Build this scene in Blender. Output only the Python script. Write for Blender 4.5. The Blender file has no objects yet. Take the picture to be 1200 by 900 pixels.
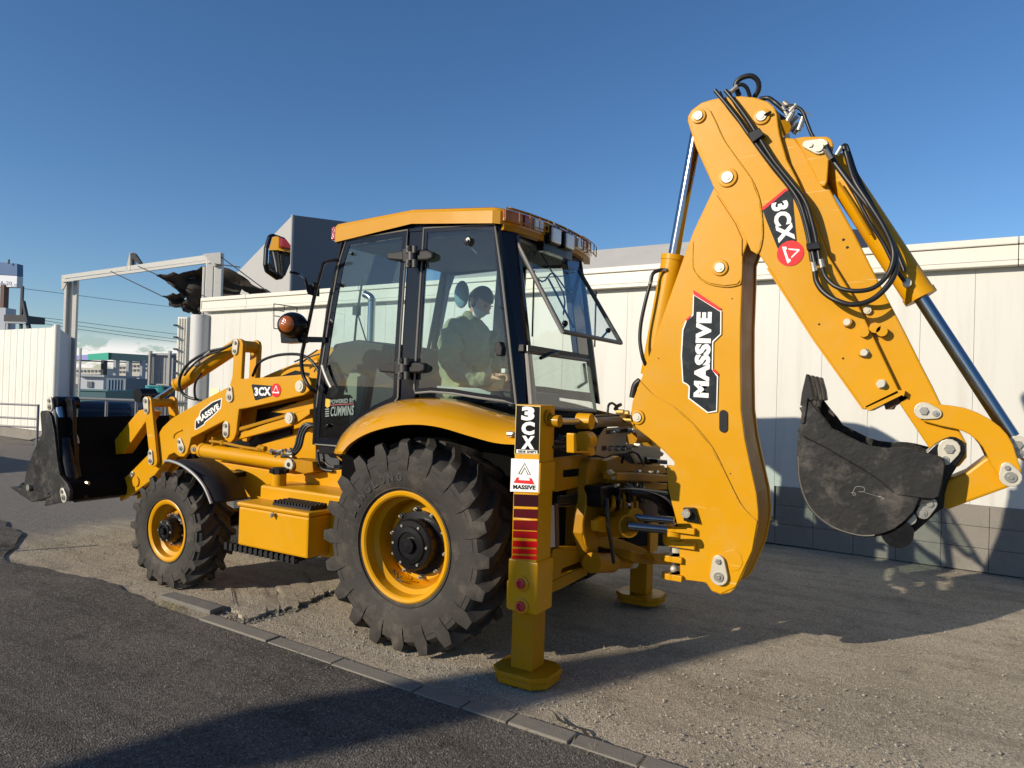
import bpy, bmesh, math, random
from mathutils import Vector, Matrix
random.seed(7)
PI = math.pi
S = bpy.context.scene
COL = S.collection

# ------------------------------------------------------------------ camera, light, exposure
CAM = Vector((-2.78871601, 4.58854481, 1.62950668))
RT = Vector((-0.86064935, -0.50824735, 0.03110206))
UP = Vector((0.02264354, 0.02281927, 0.99948314))
FW = Vector((0.50869438, -0.86090877, 0.00813087))
FPX = 830.0
cam = bpy.data.cameras.new('camera')
co = bpy.data.objects.new('camera', cam); COL.objects.link(co)
cam.sensor_width = 36; cam.lens = 36*FPX/1200; cam.clip_start = .05; cam.clip_end = 3000
m = Matrix((RT, UP, -FW)).transposed().to_4x4(); m.translation = CAM
co.matrix_world = m
S.camera = co

SUN_EL = math.radians(21.5)
SUN_DIR = Vector((.5, .866, 0)).normalized()*math.cos(SUN_EL) + Vector((0, 0, math.sin(SUN_EL)))   # towards the sun
sun = bpy.data.lights.new('sun', 'SUN'); sun.energy = 4.4; sun.angle = math.radians(.5); sun.color = (1, .89, .73)
so = bpy.data.objects.new('sun', sun); COL.objects.link(so)
so.rotation_euler = (-SUN_DIR).to_track_quat('-Z', 'Y').to_euler()

w = bpy.data.worlds.new('World'); S.world = w; w.use_nodes = True
nt = w.node_tree; nt.nodes.clear()
N = nt.nodes.new; L = nt.links.new
out = N('ShaderNodeOutputWorld'); bg = N('ShaderNodeBackground'); sky = N('ShaderNodeTexSky')
sky.sky_type = 'NISHITA'; sky.sun_disc = False
sky.sun_elevation = SUN_EL; sky.sun_rotation = math.atan2(SUN_DIR.x, SUN_DIR.y)
sky.altitude = 20; sky.air_density = 1.0; sky.dust_density = .15; sky.ozone_density = 4.0
bg.inputs[1].default_value = .098
tc = N('ShaderNodeTexCoord'); mp = N('ShaderNodeMapping'); mp.inputs['Scale'].default_value = (1, 1, 2.0)
nz = N('ShaderNodeTexNoise'); nz.inputs['Scale'].default_value = 24; nz.inputs['Detail'].default_value = 7; nz.inputs['Roughness'].default_value = .55
L(tc.outputs['Generated'], mp.inputs[0]); L(mp.outputs[0], nz.inputs['Vector'])
sep = N('ShaderNodeSeparateXYZ'); L(tc.outputs['Generated'], sep.inputs[0])
cr = N('ShaderNodeValToRGB'); cr.color_ramp.elements[0].position = .44; cr.color_ramp.elements[1].position = .51
L(nz.outputs[0], cr.inputs[0])
hr = N('ShaderNodeValToRGB'); e = hr.color_ramp.elements
e[0].position = 0; e[0].color = (1, 1, 1, 1); e[1].position = .052; e[1].color = (0, 0, 0, 1); hr.color_ramp.elements.new(.036).color = (.9, .9, .9, 1)
L(sep.outputs[2], hr.inputs[0])
mu = N('ShaderNodeMath'); mu.operation = 'MULTIPLY'; L(cr.outputs[0], mu.inputs[0]); L(hr.outputs[0], mu.inputs[1])
mu2 = N('ShaderNodeMath'); mu2.operation = 'MULTIPLY'; mu2.inputs[1].default_value = .7; L(mu.outputs[0], mu2.inputs[0])
mx = N('ShaderNodeMix'); mx.data_type = 'RGBA'; L(mu2.outputs[0], mx.inputs[0])
hs = N('ShaderNodeHueSaturation'); hs.inputs['Saturation'].default_value = 1.12; L(sky.outputs[0], hs.inputs['Color'])
tn = N('ShaderNodeMix'); tn.data_type = 'RGBA'; tn.blend_type = 'MULTIPLY'; tn.inputs[0].default_value = 1; tn.inputs[7].default_value = (1.0, 1.0, 1.06, 1); L(hs.outputs[0], tn.inputs[6]); L(tn.outputs[2], mx.inputs[6]); mx.inputs[7].default_value = (10.5, 9.8, 9.6, 1)
L(mx.outputs[2], bg.inputs[0]); L(bg.outputs[0], out.inputs[0])

S.view_settings.view_transform = 'Standard'; S.view_settings.look = 'None'
S.view_settings.exposure = .24; S.view_settings.gamma = 1
S.render.engine = 'CYCLES'
S.cycles.max_bounces = 8; S.cycles.transparent_max_bounces = 16

# ------------------------------------------------------------------ helpers
def ray(px, py): return (RT*((px-600)/FPX) - UP*((py-450)/FPX) + FW)
def on(px, py, ax, val):
    v = ray(px, py); return CAM + v*((val-CAM[ax])/v[ax])
def P(px, py, y): return on(px, py, 1, y)
def PX(px, py, x): return on(px, py, 0, x)
def G(px, py, z=0): return on(px, py, 2, z)
def D(px, py, d): return CAM + ray(px, py)*d
def zc(ox, oy, s, pts): return [(ox+u/s, oy+v/s) for u, v in pts]

def link(o, parent=None):
    COL.objects.link(o)
    if parent is not None: o.parent = parent
    return o
def tag(o, label=None, cat=None, group=None, kind=None):
    if label: o['label'] = label
    if cat: o['category'] = cat
    if group: o['group'] = group
    if kind: o['kind'] = kind
    return o
def empty(name, loc, label=None, cat=None, group=None, parent=None):
    o = bpy.data.objects.new(name, None); o.location = loc; o.empty_display_size = .2
    link(o, parent); tag(o, label, cat, group); return o
def mk(name, geos, mat, parent=None, bevel=0, smooth=False, seg=2, auto=None):
    if isinstance(geos, tuple): geos = [geos]
    V = []; Fc = []
    for v, f in geos:
        b = len(V); V += [tuple(p) for p in v]; Fc += [tuple(i+b for i in q) for q in f]
    if parent is not None and parent.parent is not None: off = parent.location + parent.parent.location
    elif parent is not None: off = parent.location
    else: off = Vector((0, 0, 0))
    if off.length: V = [(p[0]-off[0], p[1]-off[1], p[2]-off[2]) for p in V]
    me = bpy.data.meshes.new(name); me.from_pydata(V, [], Fc)
    bm = bmesh.new(); bm.from_mesh(me); bmesh.ops.recalc_face_normals(bm, faces=bm.faces)
    bm.to_mesh(me); bm.free()
    me.materials.append(mat)
    if smooth:
        me.shade_smooth()
        me.set_sharp_from_angle(angle=math.radians(auto or 35))
    o = bpy.data.objects.new(name, me); link(o, parent)
    if bevel:
        md = o.modifiers.new('bevel', 'BEVEL'); md.width = bevel; md.segments = seg; md.limit_method = 'ANGLE'; md.angle_limit = math.radians(40)
        md.harden_normals = False
    return o
def g_prism(pts, ext):
    pts = [Vector(p) for p in pts]; ext = Vector(ext); n = len(pts)
    V = pts + [p+ext for p in pts]
    Fc = [tuple(range(n)), tuple(range(2*n-1, n-1, -1))] + [(i, i+n, (i+1) % n+n, (i+1) % n) for i in range(n)]
    return V, Fc
def g_box(a, b):
    x0, y0, z0 = a; x1, y1, z1 = b
    return g_prism([(x0, y0, z0), (x1, y0, z0), (x1, y1, z0), (x0, y1, z0)], (0, 0, z1-z0))
def basis(d):
    d = Vector(d).normalized(); a = Vector((0, 0, 1)) if abs(d.z) < .9 else Vector((1, 0, 0))
    u = d.cross(a).normalized(); return u, d.cross(u).normalized(), d
def g_cone(a, b, r0, r1, n=20):
    a = Vector(a); b = Vector(b); u, v, d = basis(b-a)
    V = [a+(u*math.cos(t)+v*math.sin(t))*r0 for t in [2*PI*i/n for i in range(n)]] + [b+(u*math.cos(t)+v*math.sin(t))*r1 for t in [2*PI*i/n for i in range(n)]]
    return V, [tuple(range(n)), tuple(range(2*n-1, n-1, -1))] + [(i, i+n, (i+1) % n+n, (i+1) % n) for i in range(n)]
def g_cyl(a, b, r, n=20): return g_cone(a, b, r, r, n)
def spline(pts, k=6):
    pts = [Vector(p) for p in pts]; o = []
    for i in range(len(pts)-1):
        p0 = pts[max(i-1, 0)]; p1 = pts[i]; p2 = pts[i+1]; p3 = pts[min(i+2, len(pts)-1)]
        for j in range(k):
            t = j/k
            o.append(.5*((2*p1)+(p2-p0)*t+(2*p0-5*p1+4*p2-p3)*t*t+(3*p1-p0-3*p2+p3)*t**3))
    o.append(pts[-1]); return o
def g_tube(pts, r, n=8, sm=0, closed=False):
    if sm: pts = spline(pts, sm)
    pts = [Vector(p) for p in pts]; V = []; m_ = len(pts)
    u = None
    for i, p in enumerate(pts):
        if closed: d = (pts[(i+1) % m_]-pts[i-1]).normalized()
        else: d = (pts[min(i+1, m_-1)]-pts[max(i-1, 0)]).normalized()
        if u is None: u, v, _ = basis(d)
        else:
            u = (u-d*u.dot(d)).normalized()
        v = d.cross(u)
        for k in range(n):
            t = 2*PI*k/n; V.append(p+(u*math.cos(t)+v*math.sin(t))*r)
    Fc = []
    for i in range(m_ if closed else m_-1):
        for k in range(n):
            j = (i+1) % m_
            Fc.append((i*n+k, i*n+(k+1) % n, j*n+(k+1) % n, j*n+k))
    if not closed: Fc += [tuple(range(n)), tuple(range((m_-1)*n, m_*n))]
    return V, Fc
def g_lathe(prof, o, ax, n=48, closed=False):
    """prof = [(radius, distance along ax)]"""
    o = Vector(o); u, v, d = basis(ax); V = []; k = len(prof)
    for i in range(n):
        t = 2*PI*i/n; c = u*math.cos(t)+v*math.sin(t)
        for r, h in prof: V.append(o+c*r+d*h)
    Fc = []
    for i in range(n):
        j = (i+1) % n
        for q in range(k if closed else k-1):
            q2 = (q+1) % k
            Fc.append((i*k+q, i*k+q2, j*k+q2, j*k+q))
    return V, Fc
def g_sph(c, r, n=14, m_=8, sc=(1, 1, 1)):
    c = Vector(c); V = [c+Vector((0, 0, r*sc[2]))]; Fc = []
    for i in range(1, m_):
        a = PI*i/m_
        for k in range(n):
            t = 2*PI*k/n; V.append(c+Vector((math.sin(a)*math.cos(t)*r*sc[0], math.sin(a)*math.sin(t)*r*sc[1], math.cos(a)*r*sc[2])))
    V.append(c-Vector((0, 0, r*sc[2])))
    for k in range(n): Fc.append((0, 1+k, 1+(k+1) % n))
    for i in range(m_-2):
        for k in range(n): Fc.append((1+i*n+k, 1+(i+1)*n+k, 1+(i+1)*n+(k+1) % n, 1+i*n+(k+1) % n))
    b = 1+(m_-2)*n
    for k in range(n): Fc.append((b+k, len(V)-1, b+(k+1) % n))
    return V, Fc
def g_grid(rows):
    V = [p for r in rows for p in r]; n = len(rows[0])
    return V, [(i*n+k, i*n+k+1, (i+1)*n+k+1, (i+1)*n+k) for i in range(len(rows)-1) for k in range(n-1)]
def inset(p, d):
    """inset a polygon of 2-tuples by d"""
    n = len(p); A = sum(p[i][0]*p[(i+1) % n][1]-p[(i+1) % n][0]*p[i][1] for i in range(n)); s = 1 if A > 0 else -1; o = []
    for i in range(n):
        a = Vector(p[i-1]); b = Vector(p[i]); c = Vector(p[(i+1) % n])
        e1 = (b-a).normalized(); e2 = (c-b).normalized()
        n1 = Vector((-e1.y, e1.x))*s; n2 = Vector((-e2.y, e2.x))*s
        k = n1+n2; k = k/max(k.length_squared/2, .35)
        o.append(tuple(b+k*d))
    return o
def tr(pts, y): return [((q := P(a, b, y)).x, q.z) for a, b in pts]          # pixel outline -> (x, z) on the plane y
def g_xz(xz, y, th): return g_prism([(a, y, b) for a, b in xz], (0, -th, 0))
def g_ring(xz, y, th, d):
    i_ = inset(xz, d); n = len(xz); V = []
    for yy in (y, y-th):
        V += [Vector((a, yy, b)) for a, b in xz]+[Vector((a, yy, b)) for a, b in i_]
    Fc = []
    for k in range(n):
        j = (k+1) % n
        Fc += [(k, j, n+j, n+k), (2*n+k, 3*n+k, 3*n+j, 2*n+j), (k, 2*n+k, 2*n+j, j), (n+k, n+j, 3*n+j, 3*n+k)]
    return V, Fc
def tear(a, b, ra, rb, n=8):
    """outline of two circles joined: (x, z) centres"""
    a = Vector(a); b = Vector(b); d = b-a; Ln = d.length; th = math.atan2(d.y, d.x); al = math.acos(max(-1, min(1, (ra-rb)/Ln))); o = []
    for i in range(n+1):
        t = th+al+(2*PI-2*al)*i/n; o.append((a.x+ra*math.cos(t), a.y+ra*math.sin(t)))
    for i in range(n+1):
        t = th-al+2*al*i/n; o.append((b.x+rb*math.cos(t), b.y+rb*math.sin(t)))
    return o
def circ(c, r, n=20): return [(c[0]+r*math.cos(2*PI*i/n), c[1]+r*math.sin(2*PI*i/n)) for i in range(n)]

_tx = {}
def text_geo(s, bold=.02):
    if (s, bold) in _tx: return _tx[(s, bold)]
    cu = bpy.data.curves.new('t', 'FONT'); cu.body = s; cu.size = 1; cu.offset = bold; cu.resolution_u = 3; cu.space_character = 1.08
    o = bpy.data.objects.new('t', cu); COL.objects.link(o)
    dg = bpy.context.evaluated_depsgraph_get(); dg.update()
    me = bpy.data.meshes.new_from_object(o.evaluated_get(dg))
    V = [v.co.copy() for v in me.vertices]; Fc = [tuple(p.vertices) for p in me.polygons]
    bpy.data.objects.remove(o); bpy.data.curves.remove(cu); bpy.data.meshes.remove(me)
    x0 = min(v.x for v in V); x1 = max(v.x for v in V); y0 = min(v.y for v in V); y1 = max(v.y for v in V)
    V = [((v.x-x0)/(x1-x0), (v.y-y0)/(y1-y0)) for v in V]
    _tx[(s, bold)] = (V, Fc); return V, Fc
def g_text(s, O, A, B, bold=.02):
    V, Fc = text_geo(s, bold); O = Vector(O); A = Vector(A)-O; B = Vector(B)-O
    return [O+A*u+B*v for u, v in V], Fc

# ------------------------------------------------------------------ materials
def mat(name, col, rough=.5, metal=0, coat=0, var=0, vscale=6, bump=0, bscale=40, dirt=None, dscale=3, damt=0, spec=.5, rvar=0, scratch=None):
    m_ = bpy.data.materials.new(name); m_.use_nodes = True; n = m_.node_tree; b = n.nodes['Principled BSDF']
    b.inputs['Base Color'].default_value = (*col, 1); b.inputs['Roughness'].default_value = rough; b.inputs['Metallic'].default_value = metal
    b.inputs['Coat Weight'].default_value = coat; b.inputs['Coat Roughness'].default_value = .08; b.inputs['Specular IOR Level'].default_value = spec
    tcn = n.nodes.new('ShaderNodeTexCoord')
    cur = None
    if var or rvar:
        t = n.nodes.new('ShaderNodeTexNoise'); t.inputs['Scale'].default_value = vscale; t.inputs['Detail'].default_value = 6; t.inputs['Roughness'].default_value = .6
        n.links.new(tcn.outputs['Object'], t.inputs['Vector'])
        if var:
            h = n.nodes.new('ShaderNodeMix'); h.data_type = 'RGBA'
            h.inputs[6].default_value = tuple(c*(1-var) for c in col)+(1,); h.inputs[7].default_value = tuple(min(1, c*(1+var)) for c in col)+(1,)
            n.links.new(t.outputs[0], h.inputs[0]); cur = h.outputs[2]
        if rvar:
            r = n.nodes.new('ShaderNodeMapRange'); r.inputs['From Min'].default_value = .3; r.inputs['From Max'].default_value = .7
            r.inputs['To Min'].default_value = rough-rvar; r.inputs['To Max'].default_value = rough+rvar
            n.links.new(t.outputs[0], r.inputs[0]); n.links.new(r.outputs[0], b.inputs['Roughness'])
    if dirt:
        t2 = n.nodes.new('ShaderNodeTexNoise'); t2.inputs['Scale'].default_value = dscale; t2.inputs['Detail'].default_value = 10; t2.inputs['Roughness'].default_value = .7
        if name.startswith('cream'):      # rain streaks run down the wall
            ms = n.nodes.new('ShaderNodeMapping'); ms.inputs['Scale'].default_value = (6, 6, .35); n.links.new(tcn.outputs['Object'], ms.inputs[0]); n.links.new(ms.outputs[0], t2.inputs['Vector'])
        else: n.links.new(tcn.outputs['Object'], t2.inputs['Vector'])
        r2 = n.nodes.new('ShaderNodeMapRange'); r2.inputs['From Min'].default_value = .5; r2.inputs['From Max'].default_value = .75; r2.inputs['To Max'].default_value = damt
        n.links.new(t2.outputs[0], r2.inputs[0])
        h2 = n.nodes.new('ShaderNodeMix'); h2.data_type = 'RGBA'; h2.inputs[7].default_value = (*dirt, 1)
        if cur: n.links.new(cur, h2.inputs[6])
        else: h2.inputs[6].default_value = (*col, 1)
        n.links.new(r2.outputs[0], h2.inputs[0]); cur = h2.outputs[2]
    if scratch:
        mpn = n.nodes.new('ShaderNodeMapping'); mpn.inputs['Rotation'].default_value = (.4, .9, .3); mpn.inputs['Scale'].default_value = (2.2, 9, 40)
        n.links.new(tcn.outputs['Object'], mpn.inputs[0])
        t4 = n.nodes.new('ShaderNodeTexNoise'); t4.inputs['Scale'].default_value = 1.6; t4.inputs['Detail'].default_value = 3; t4.inputs['Roughness'].default_value = .5; n.links.new(mpn.outputs[0], t4.inputs['Vector'])
        t5 = n.nodes.new('ShaderNodeTexNoise'); t5.inputs['Scale'].default_value = 1.3; t5.inputs['Detail'].default_value = 2; n.links.new(tcn.outputs['Object'], t5.inputs['Vector'])
        r4 = n.nodes.new('ShaderNodeMapRange'); r4.inputs[1].default_value = .665; r4.inputs[2].default_value = .70; n.links.new(t4.outputs[0], r4.inputs[0])
        r5 = n.nodes.new('ShaderNodeMapRange'); r5.inputs[1].default_value = .5; r5.inputs[2].default_value = .62; r5.inputs[4].default_value = .55; n.links.new(t5.outputs[0], r5.inputs[0])
        m4 = n.nodes.new('ShaderNodeMath'); m4.operation = 'MULTIPLY'; n.links.new(r4.outputs[0], m4.inputs[0]); n.links.new(r5.outputs[0], m4.inputs[1])
        h4 = n.nodes.new('ShaderNodeMix'); h4.data_type = 'RGBA'; h4.inputs[7].default_value = (*scratch, 1); n.links.new(m4.outputs[0], h4.inputs[0]); n.links.new(cur, h4.inputs[6]); cur = h4.outputs[2]
    if cur: n.links.new(cur, b.inputs['Base Color'])
    if bump:
        t3 = n.nodes.new('ShaderNodeTexNoise'); t3.inputs['Scale'].default_value = bscale; t3.inputs['Detail'].default_value = 4
        n.links.new(tcn.outputs['Object'], t3.inputs['Vector'])
        bp = n.nodes.new('ShaderNodeBump'); bp.inputs['Strength'].default_value = bump; bp.inputs['Distance'].default_value = .01
        n.links.new(t3.outputs[0], bp.inputs['Height']); n.links.new(bp.outputs[0], b.inputs['Normal'])
    return m_
def glass_mat(name, tint, refl=.5, haze=0):
    m_ = bpy.data.materials.new(name); m_.use_nodes = True; n = m_.node_tree; n.nodes.clear()
    o = n.nodes.new('ShaderNodeOutputMaterial'); t = n.nodes.new('ShaderNodeBsdfTransparent'); g = n.nodes.new('ShaderNodeBsdfGlossy')
    t.inputs[0].default_value = (*tint, 1); g.inputs['Roughness'].default_value = .01
    fr = n.nodes.new('ShaderNodeFresnel'); fr.inputs[0].default_value = 1.5
    mm = n.nodes.new('ShaderNodeMath'); mm.operation = 'MULTIPLY_ADD'; mm.inputs[1].default_value = 1.1; mm.inputs[2].default_value = .035
    n.links.new(fr.outputs[0], mm.inputs[0])
    ge = n.nodes.new('ShaderNodeNewGeometry'); iv = n.nodes.new('ShaderNodeMath'); iv.operation = 'SUBTRACT'; iv.inputs[0].default_value = 1; n.links.new(ge.outputs['Backfacing'], iv.inputs[1])
    ml = n.nodes.new('ShaderNodeMath'); ml.operation = 'MULTIPLY'; n.links.new(mm.outputs[0], ml.inputs[0]); n.links.new(iv.outputs[0], ml.inputs[1])
    mxn = n.nodes.new('ShaderNodeMixShader'); n.links.new(ml.outputs[0], mxn.inputs[0]); n.links.new(t.outputs[0], mxn.inputs[1]); n.links.new(g.outputs[0], mxn.inputs[2])
    last = mxn
    if haze:
        df = n.nodes.new('ShaderNodeBsdfDiffuse'); df.inputs[0].default_value = (.5, .5, .46, 1)
        m2 = n.nodes.new('ShaderNodeMixShader'); m2.inputs[0].default_value = haze
        n.links.new(mxn.outputs[0], m2.inputs[1]); n.links.new(df.outputs[0], m2.inputs[2]); last = m2
    n.links.new(last.outputs[0], o.inputs[0]); return m_

YEL = (.60, .283, .0008)
M_Y = mat('yellow_paint', YEL, .36, coat=.0, spec=.28, var=.07, vscale=1.7, rvar=.09, dirt=(.52, .32, .09), dscale=6, damt=.32, bump=.05, bscale=14, scratch=(.75, .55, .25))
M_YG = mat('yellow_gloss_panel', YEL, .16, coat=.6, spec=.4, var=.04, vscale=2, rvar=.04, bump=.03, bscale=9)
M_YD = mat('yellow_paint_dusty_shaded', (.40, .185, .003), .5, spec=.12, coat=.06, var=.14, vscale=5, dirt=(.30, .19, .05), dscale=7, damt=.5, bump=.05, bscale=40, rvar=.1)  # dusty yellow, darkened so shade on the rear mechanism is in the colour
M_K = mat('black_paint', (.007, .007, .008), .27, spec=.3, var=.3, vscale=6, dirt=(.06, .055, .05), dscale=9, damt=.25)
M_KM = mat('black_plastic', (.012, .012, .013), .55, spec=.3, var=.2, vscale=20, bump=.1, bscale=200)
M_BU = mat('black_bucket_steel', (.015, .0145, .014), .5, spec=.3, var=.5, vscale=4, dirt=(.14, .12, .10), dscale=7, damt=.75, bump=.25, bscale=28, rvar=.12)
M_RUB = mat('hose_rubber', (.012, .012, .012), .42, var=.3, vscale=30)
M_CHR = mat('chrome_rod', (.38, .39, .41), .16, metal=1, rvar=.04, vscale=10)
M_STL = mat('zinc_steel', (.42, .40, .35), .36, metal=.75, var=.15, vscale=30, bump=.08, bscale=90)
M_WPL = mat('keeper_plate_white', (.56, .52, .42), .42, metal=.25, var=.1, vscale=20)
M_STK = mat('sticker_charcoal', (.018, .023, .027), .3, spec=.15, var=.15, vscale=20, dirt=(.3, .3, .3), dscale=20, damt=.12)
M_WH = mat('sticker_white', (.82, .80, .76), .4, var=.03, vscale=20)
M_RED = mat('sticker_red', (.75, .012, .02), .5, spec=.3)
M_REDL = mat('red_plug', (.50, .03, .035), .35, coat=.4)
M_TY = mat('tyre_rubber', (.036, .032, .027), .72, var=.5, vscale=6, dirt=(.15, .125, .095), dscale=5, damt=.65, bump=.16, bscale=60, spec=.3)
M_TYL = mat('tyre_letter_rubber', (.022, .020, .018), .6)
M_GL = glass_mat('tinted_cab_glass', (.85, .92, .915))
M_GLC = glass_mat('clear_rear_glass', (.90, .955, .945))
M_GLD = glass_mat('dusty_rear_glass', (.90, .95, .93), haze=.10)
M_SEAL = mat('window_seal_grey', (.20, .19, .165), .5)
M_MIR = mat('mirror_glass', (.85, .87, .88), .02, metal=1)
M_NAVY = mat('cab_frame_paint', (.006, .007, .013), .12, spec=.35)
M_AMB = mat('amber_lens', (.36, .09, .01), .12, coat=.8, bump=.3, bscale=150)
M_REDG = mat('red_lens', (.28, .015, .012), .12, coat=.8, bump=.3, bscale=150)
M_CLR = mat('clear_lens', (.55, .55, .52), .14, coat=.8, bump=.4, bscale=150, metal=.4)
M_SEAT = mat('seat_vinyl', (.020, .021, .023), .6, bump=.2, bscale=90)
M_GRN = mat('grey_green_panel', (.20, .235, .18), .7, var=.12, vscale=8)
M_CONS = mat('grey_console', (.42, .43, .38), .6)
M_JAC = mat('olive_jacket', (.30, .33, .20), .85, var=.3, vscale=12, bump=1.0, bscale=9)
M_SKIN = mat('skin', (.66, .38, .26), .5)
M_HAIR = mat('dark_hair', (.012, .010, .009), .5, bump=.8, bscale=60)
M_MASK = mat('face_mask', (.70, .72, .74), .8)
M_TRO = mat('dark_trousers', (.03, .032, .036), .85)
M_WALL = mat('cream_wall_panel', (.61, .60, .545), .5, var=.05, vscale=.9, dirt=(.42, .39, .32), dscale=1.0, damt=.42, bump=.02, bscale=8)
M_FAS = mat('cream_fascia_metal', (.68, .65, .56), .42, var=.03, vscale=1.5, dirt=(.58, .53, .43), dscale=2.5, damt=.3)
M_ROOF = mat('weathered_roof_sheet', (.50, .48, .43), .7, var=.12, vscale=2, dirt=(.33, .30, .27), dscale=4, damt=.5)
M_BLK = mat('concrete_block', (.23, .21, .18), .9, var=.22, vscale=2.2, bump=.6, bscale=110, dirt=(.13, .12, .10), dscale=3, damt=.6)
M_MORT = mat('mortar', (.19, .175, .15), .95)
M_DARK = mat('dark_recess', (.02, .02, .02), .9)  # flat black standing in for the shade inside slots and holes
M_KERB = mat('kerb_concrete', (.21, .188, .152), .9, var=.22, vscale=7, bump=.6, bscale=140, dirt=(.12, .11, .095), dscale=6, damt=.5)
M_FEN = mat('white_sheet_fence', (.74, .725, .64), .5, var=.04, vscale=1.5, dirt=(.55, .52, .43), dscale=2, damt=.4)
M_FENG = mat('grey_fence_return', (.46, .48, .52), .6, var=.05, vscale=2)
M_GAL = mat('galvanised_steel', (.48, .465, .42), .5, metal=.35, var=.12, vscale=12)
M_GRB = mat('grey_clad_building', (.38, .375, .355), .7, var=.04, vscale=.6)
M_TARP = mat('torn_brown_tarp', (.032, .024, .019), .9, var=.3, vscale=4)
M_GREEN = mat('green_canopy_fascia', (.02, .30, .20), .5)
M_PURP = mat('purple_canopy_fascia', (.22, .22, .48), .5)
M_APT = mat('apartment_wall', (.60, .56, .46), .8, var=.05, vscale=.5)
M_WIN = mat('far_window', (.16, .17, .18), .3)
M_CORR = mat('grey_corrugated_sheet', (.36, .38, .40), .6, var=.08, vscale=2)
M_BLUE = mat('dark_blue_paint', (.03, .06, .11), .5, var=.2, vscale=2)
M_TEAL = mat('turquoise_paint', (.06, .42, .44), .5)
M_DKM = mat('dark_machinery', (.03, .032, .036), .6, var=.4, vscale=3)
M_SIGNB = mat('sign_blue', (.01, .07, .20), .4)
M_SIGNW = mat('sign_white', (.55, .58, .62), .5)
M_BRN = mat('brown_steel_post', (.16, .08, .055), .7)
M_CASTER = mat('caster_grey', (.35, .34, .31), .9)  # plain grey for the unseen shadow casters
M_WIRE = mat('cable_black', (.03, .03, .03), .6)

# ground materials
def ground_mat(name, a, b, sp, dark, cell, bstr, far=None):
    m_ = bpy.data.materials.new(name); m_.use_nodes = True; n = m_.node_tree; bs = n.nodes['Principled BSDF']; bs.inputs['Roughness'].default_value = .95; bs.inputs['Specular IOR Level'].default_value = .25
    tcn = n.nodes.new('ShaderNodeTexCoord'); LK = n.links.new
    def noise(sc, det=6, ro=.6):
        t = n.nodes.new('ShaderNodeTexNoise'); t.inputs['Scale'].default_value = sc; t.inputs['Detail'].default_value = det; t.inputs['Roughness'].default_value = ro
        LK(tcn.outputs['Object'], t.inputs['Vector']); return t.outputs[0]
    def rng(s, a0, a1, b0=0, b1=1):
        r = n.nodes.new('ShaderNodeMapRange'); r.inputs[1].default_value = a0; r.inputs[2].default_value = a1; r.inputs[3].default_value = b0; r.inputs[4].default_value = b1; LK(s, r.inputs[0]); return r.outputs[0]
    def mix(f, c0, c1, mode='MIX'):
        h = n.nodes.new('ShaderNodeMix'); h.data_type = 'RGBA'; h.blend_type = mode
        if isinstance(f, float): h.inputs[0].default_value = f
        else: LK(f, h.inputs[0])
        for i_, c in ((6, c0), (7, c1)):
            if isinstance(c, tuple): h.inputs[i_].default_value = (*c, 1)
            else: LK(c, h.inputs[i_])
        return h.outputs[2]
    c = mix(rng(noise(.9, 8), .38, .62), a, b)
    v = n.nodes.new('ShaderNodeTexVoronoi'); v.inputs['Scale'].default_value = cell; LK(tcn.outputs['Object'], v.inputs['Vector'])
    sc_ = n.nodes.new('ShaderNodeSeparateColor'); LK(v.outputs['Color'], sc_.inputs[0])
    c = mix(rng(sc_.outputs[0], .80, .97), c, sp)
    c = mix(rng(sc_.outputs[1], .6, 1, 0, .75), c, dark)
    c = mix(rng(noise(3.2, 9, .7), .54, .72, 0, .6), c, dark)
    mpg = n.nodes.new('ShaderNodeMapping'); mpg.inputs['Scale'].default_value = (.5, 3.5, 1); LK(tcn.outputs['Object'], mpg.inputs[0])
    tg = n.nodes.new('ShaderNodeTexNoise'); tg.inputs['Scale'].default_value = 1.4; tg.inputs['Detail'].default_value = 8; tg.inputs['Roughness'].default_value = .65; LK(mpg.outputs[0], tg.inputs['Vector'])
    c = mix(rng(tg.outputs[0], .50, .68, 0, .4), c, dark)
    if far:
        sx = n.nodes.new('ShaderNodeSeparateXYZ'); LK(tcn.outputs['Object'], sx.inputs[0])
        ad = n.nodes.new('ShaderNodeMath'); ad.operation = 'MULTIPLY_ADD'; ad.inputs[1].default_value = 1.6; LK(noise(1.3, 5), ad.inputs[0]); LK(sx.outputs[0], ad.inputs[2])
        c = mix(rng(ad.outputs[0], 5.6, 6.3), c, far)
    LK(c, bs.inputs['Base Color'])
    hgt = n.nodes.new('ShaderNodeMath'); hgt.operation = 'MULTIPLY_ADD'; hgt.inputs[1].default_value = .6
    LK(v.outputs['Distance'], hgt.inputs[0]); LK(noise(cell*.45, 4, .7), hgt.inputs[2])
    bp = n.nodes.new('ShaderNodeBump'); bp.inputs['Strength'].default_value = bstr; bp.inputs['Distance'].default_value = .012; LK(hgt.outputs[0], bp.inputs['Height'])
    bp2 = n.nodes.new('ShaderNodeBump'); bp2.inputs['Strength'].default_value = .5; bp2.inputs['Distance'].default_value = .05; LK(noise(7, 6, .65), bp2.inputs['Height']); LK(bp.outputs[0], bp2.inputs['Normal'])
    LK(bp2.outputs[0], bs.inputs['Normal']); return m_
M_YARD = ground_mat('worn_concrete_yard', (.54, .46, .34), (.39, .33, .24), (.72, .63, .50), (.14, .12, .09), 150, 1.0, far=(.215, .195, .17))
M_ROAD = ground_mat('asphalt_road', (.165, .148, .126), (.120, .107, .092), (.30, .275, .235), (.020, .018, .015), 125, 1.3)

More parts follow.
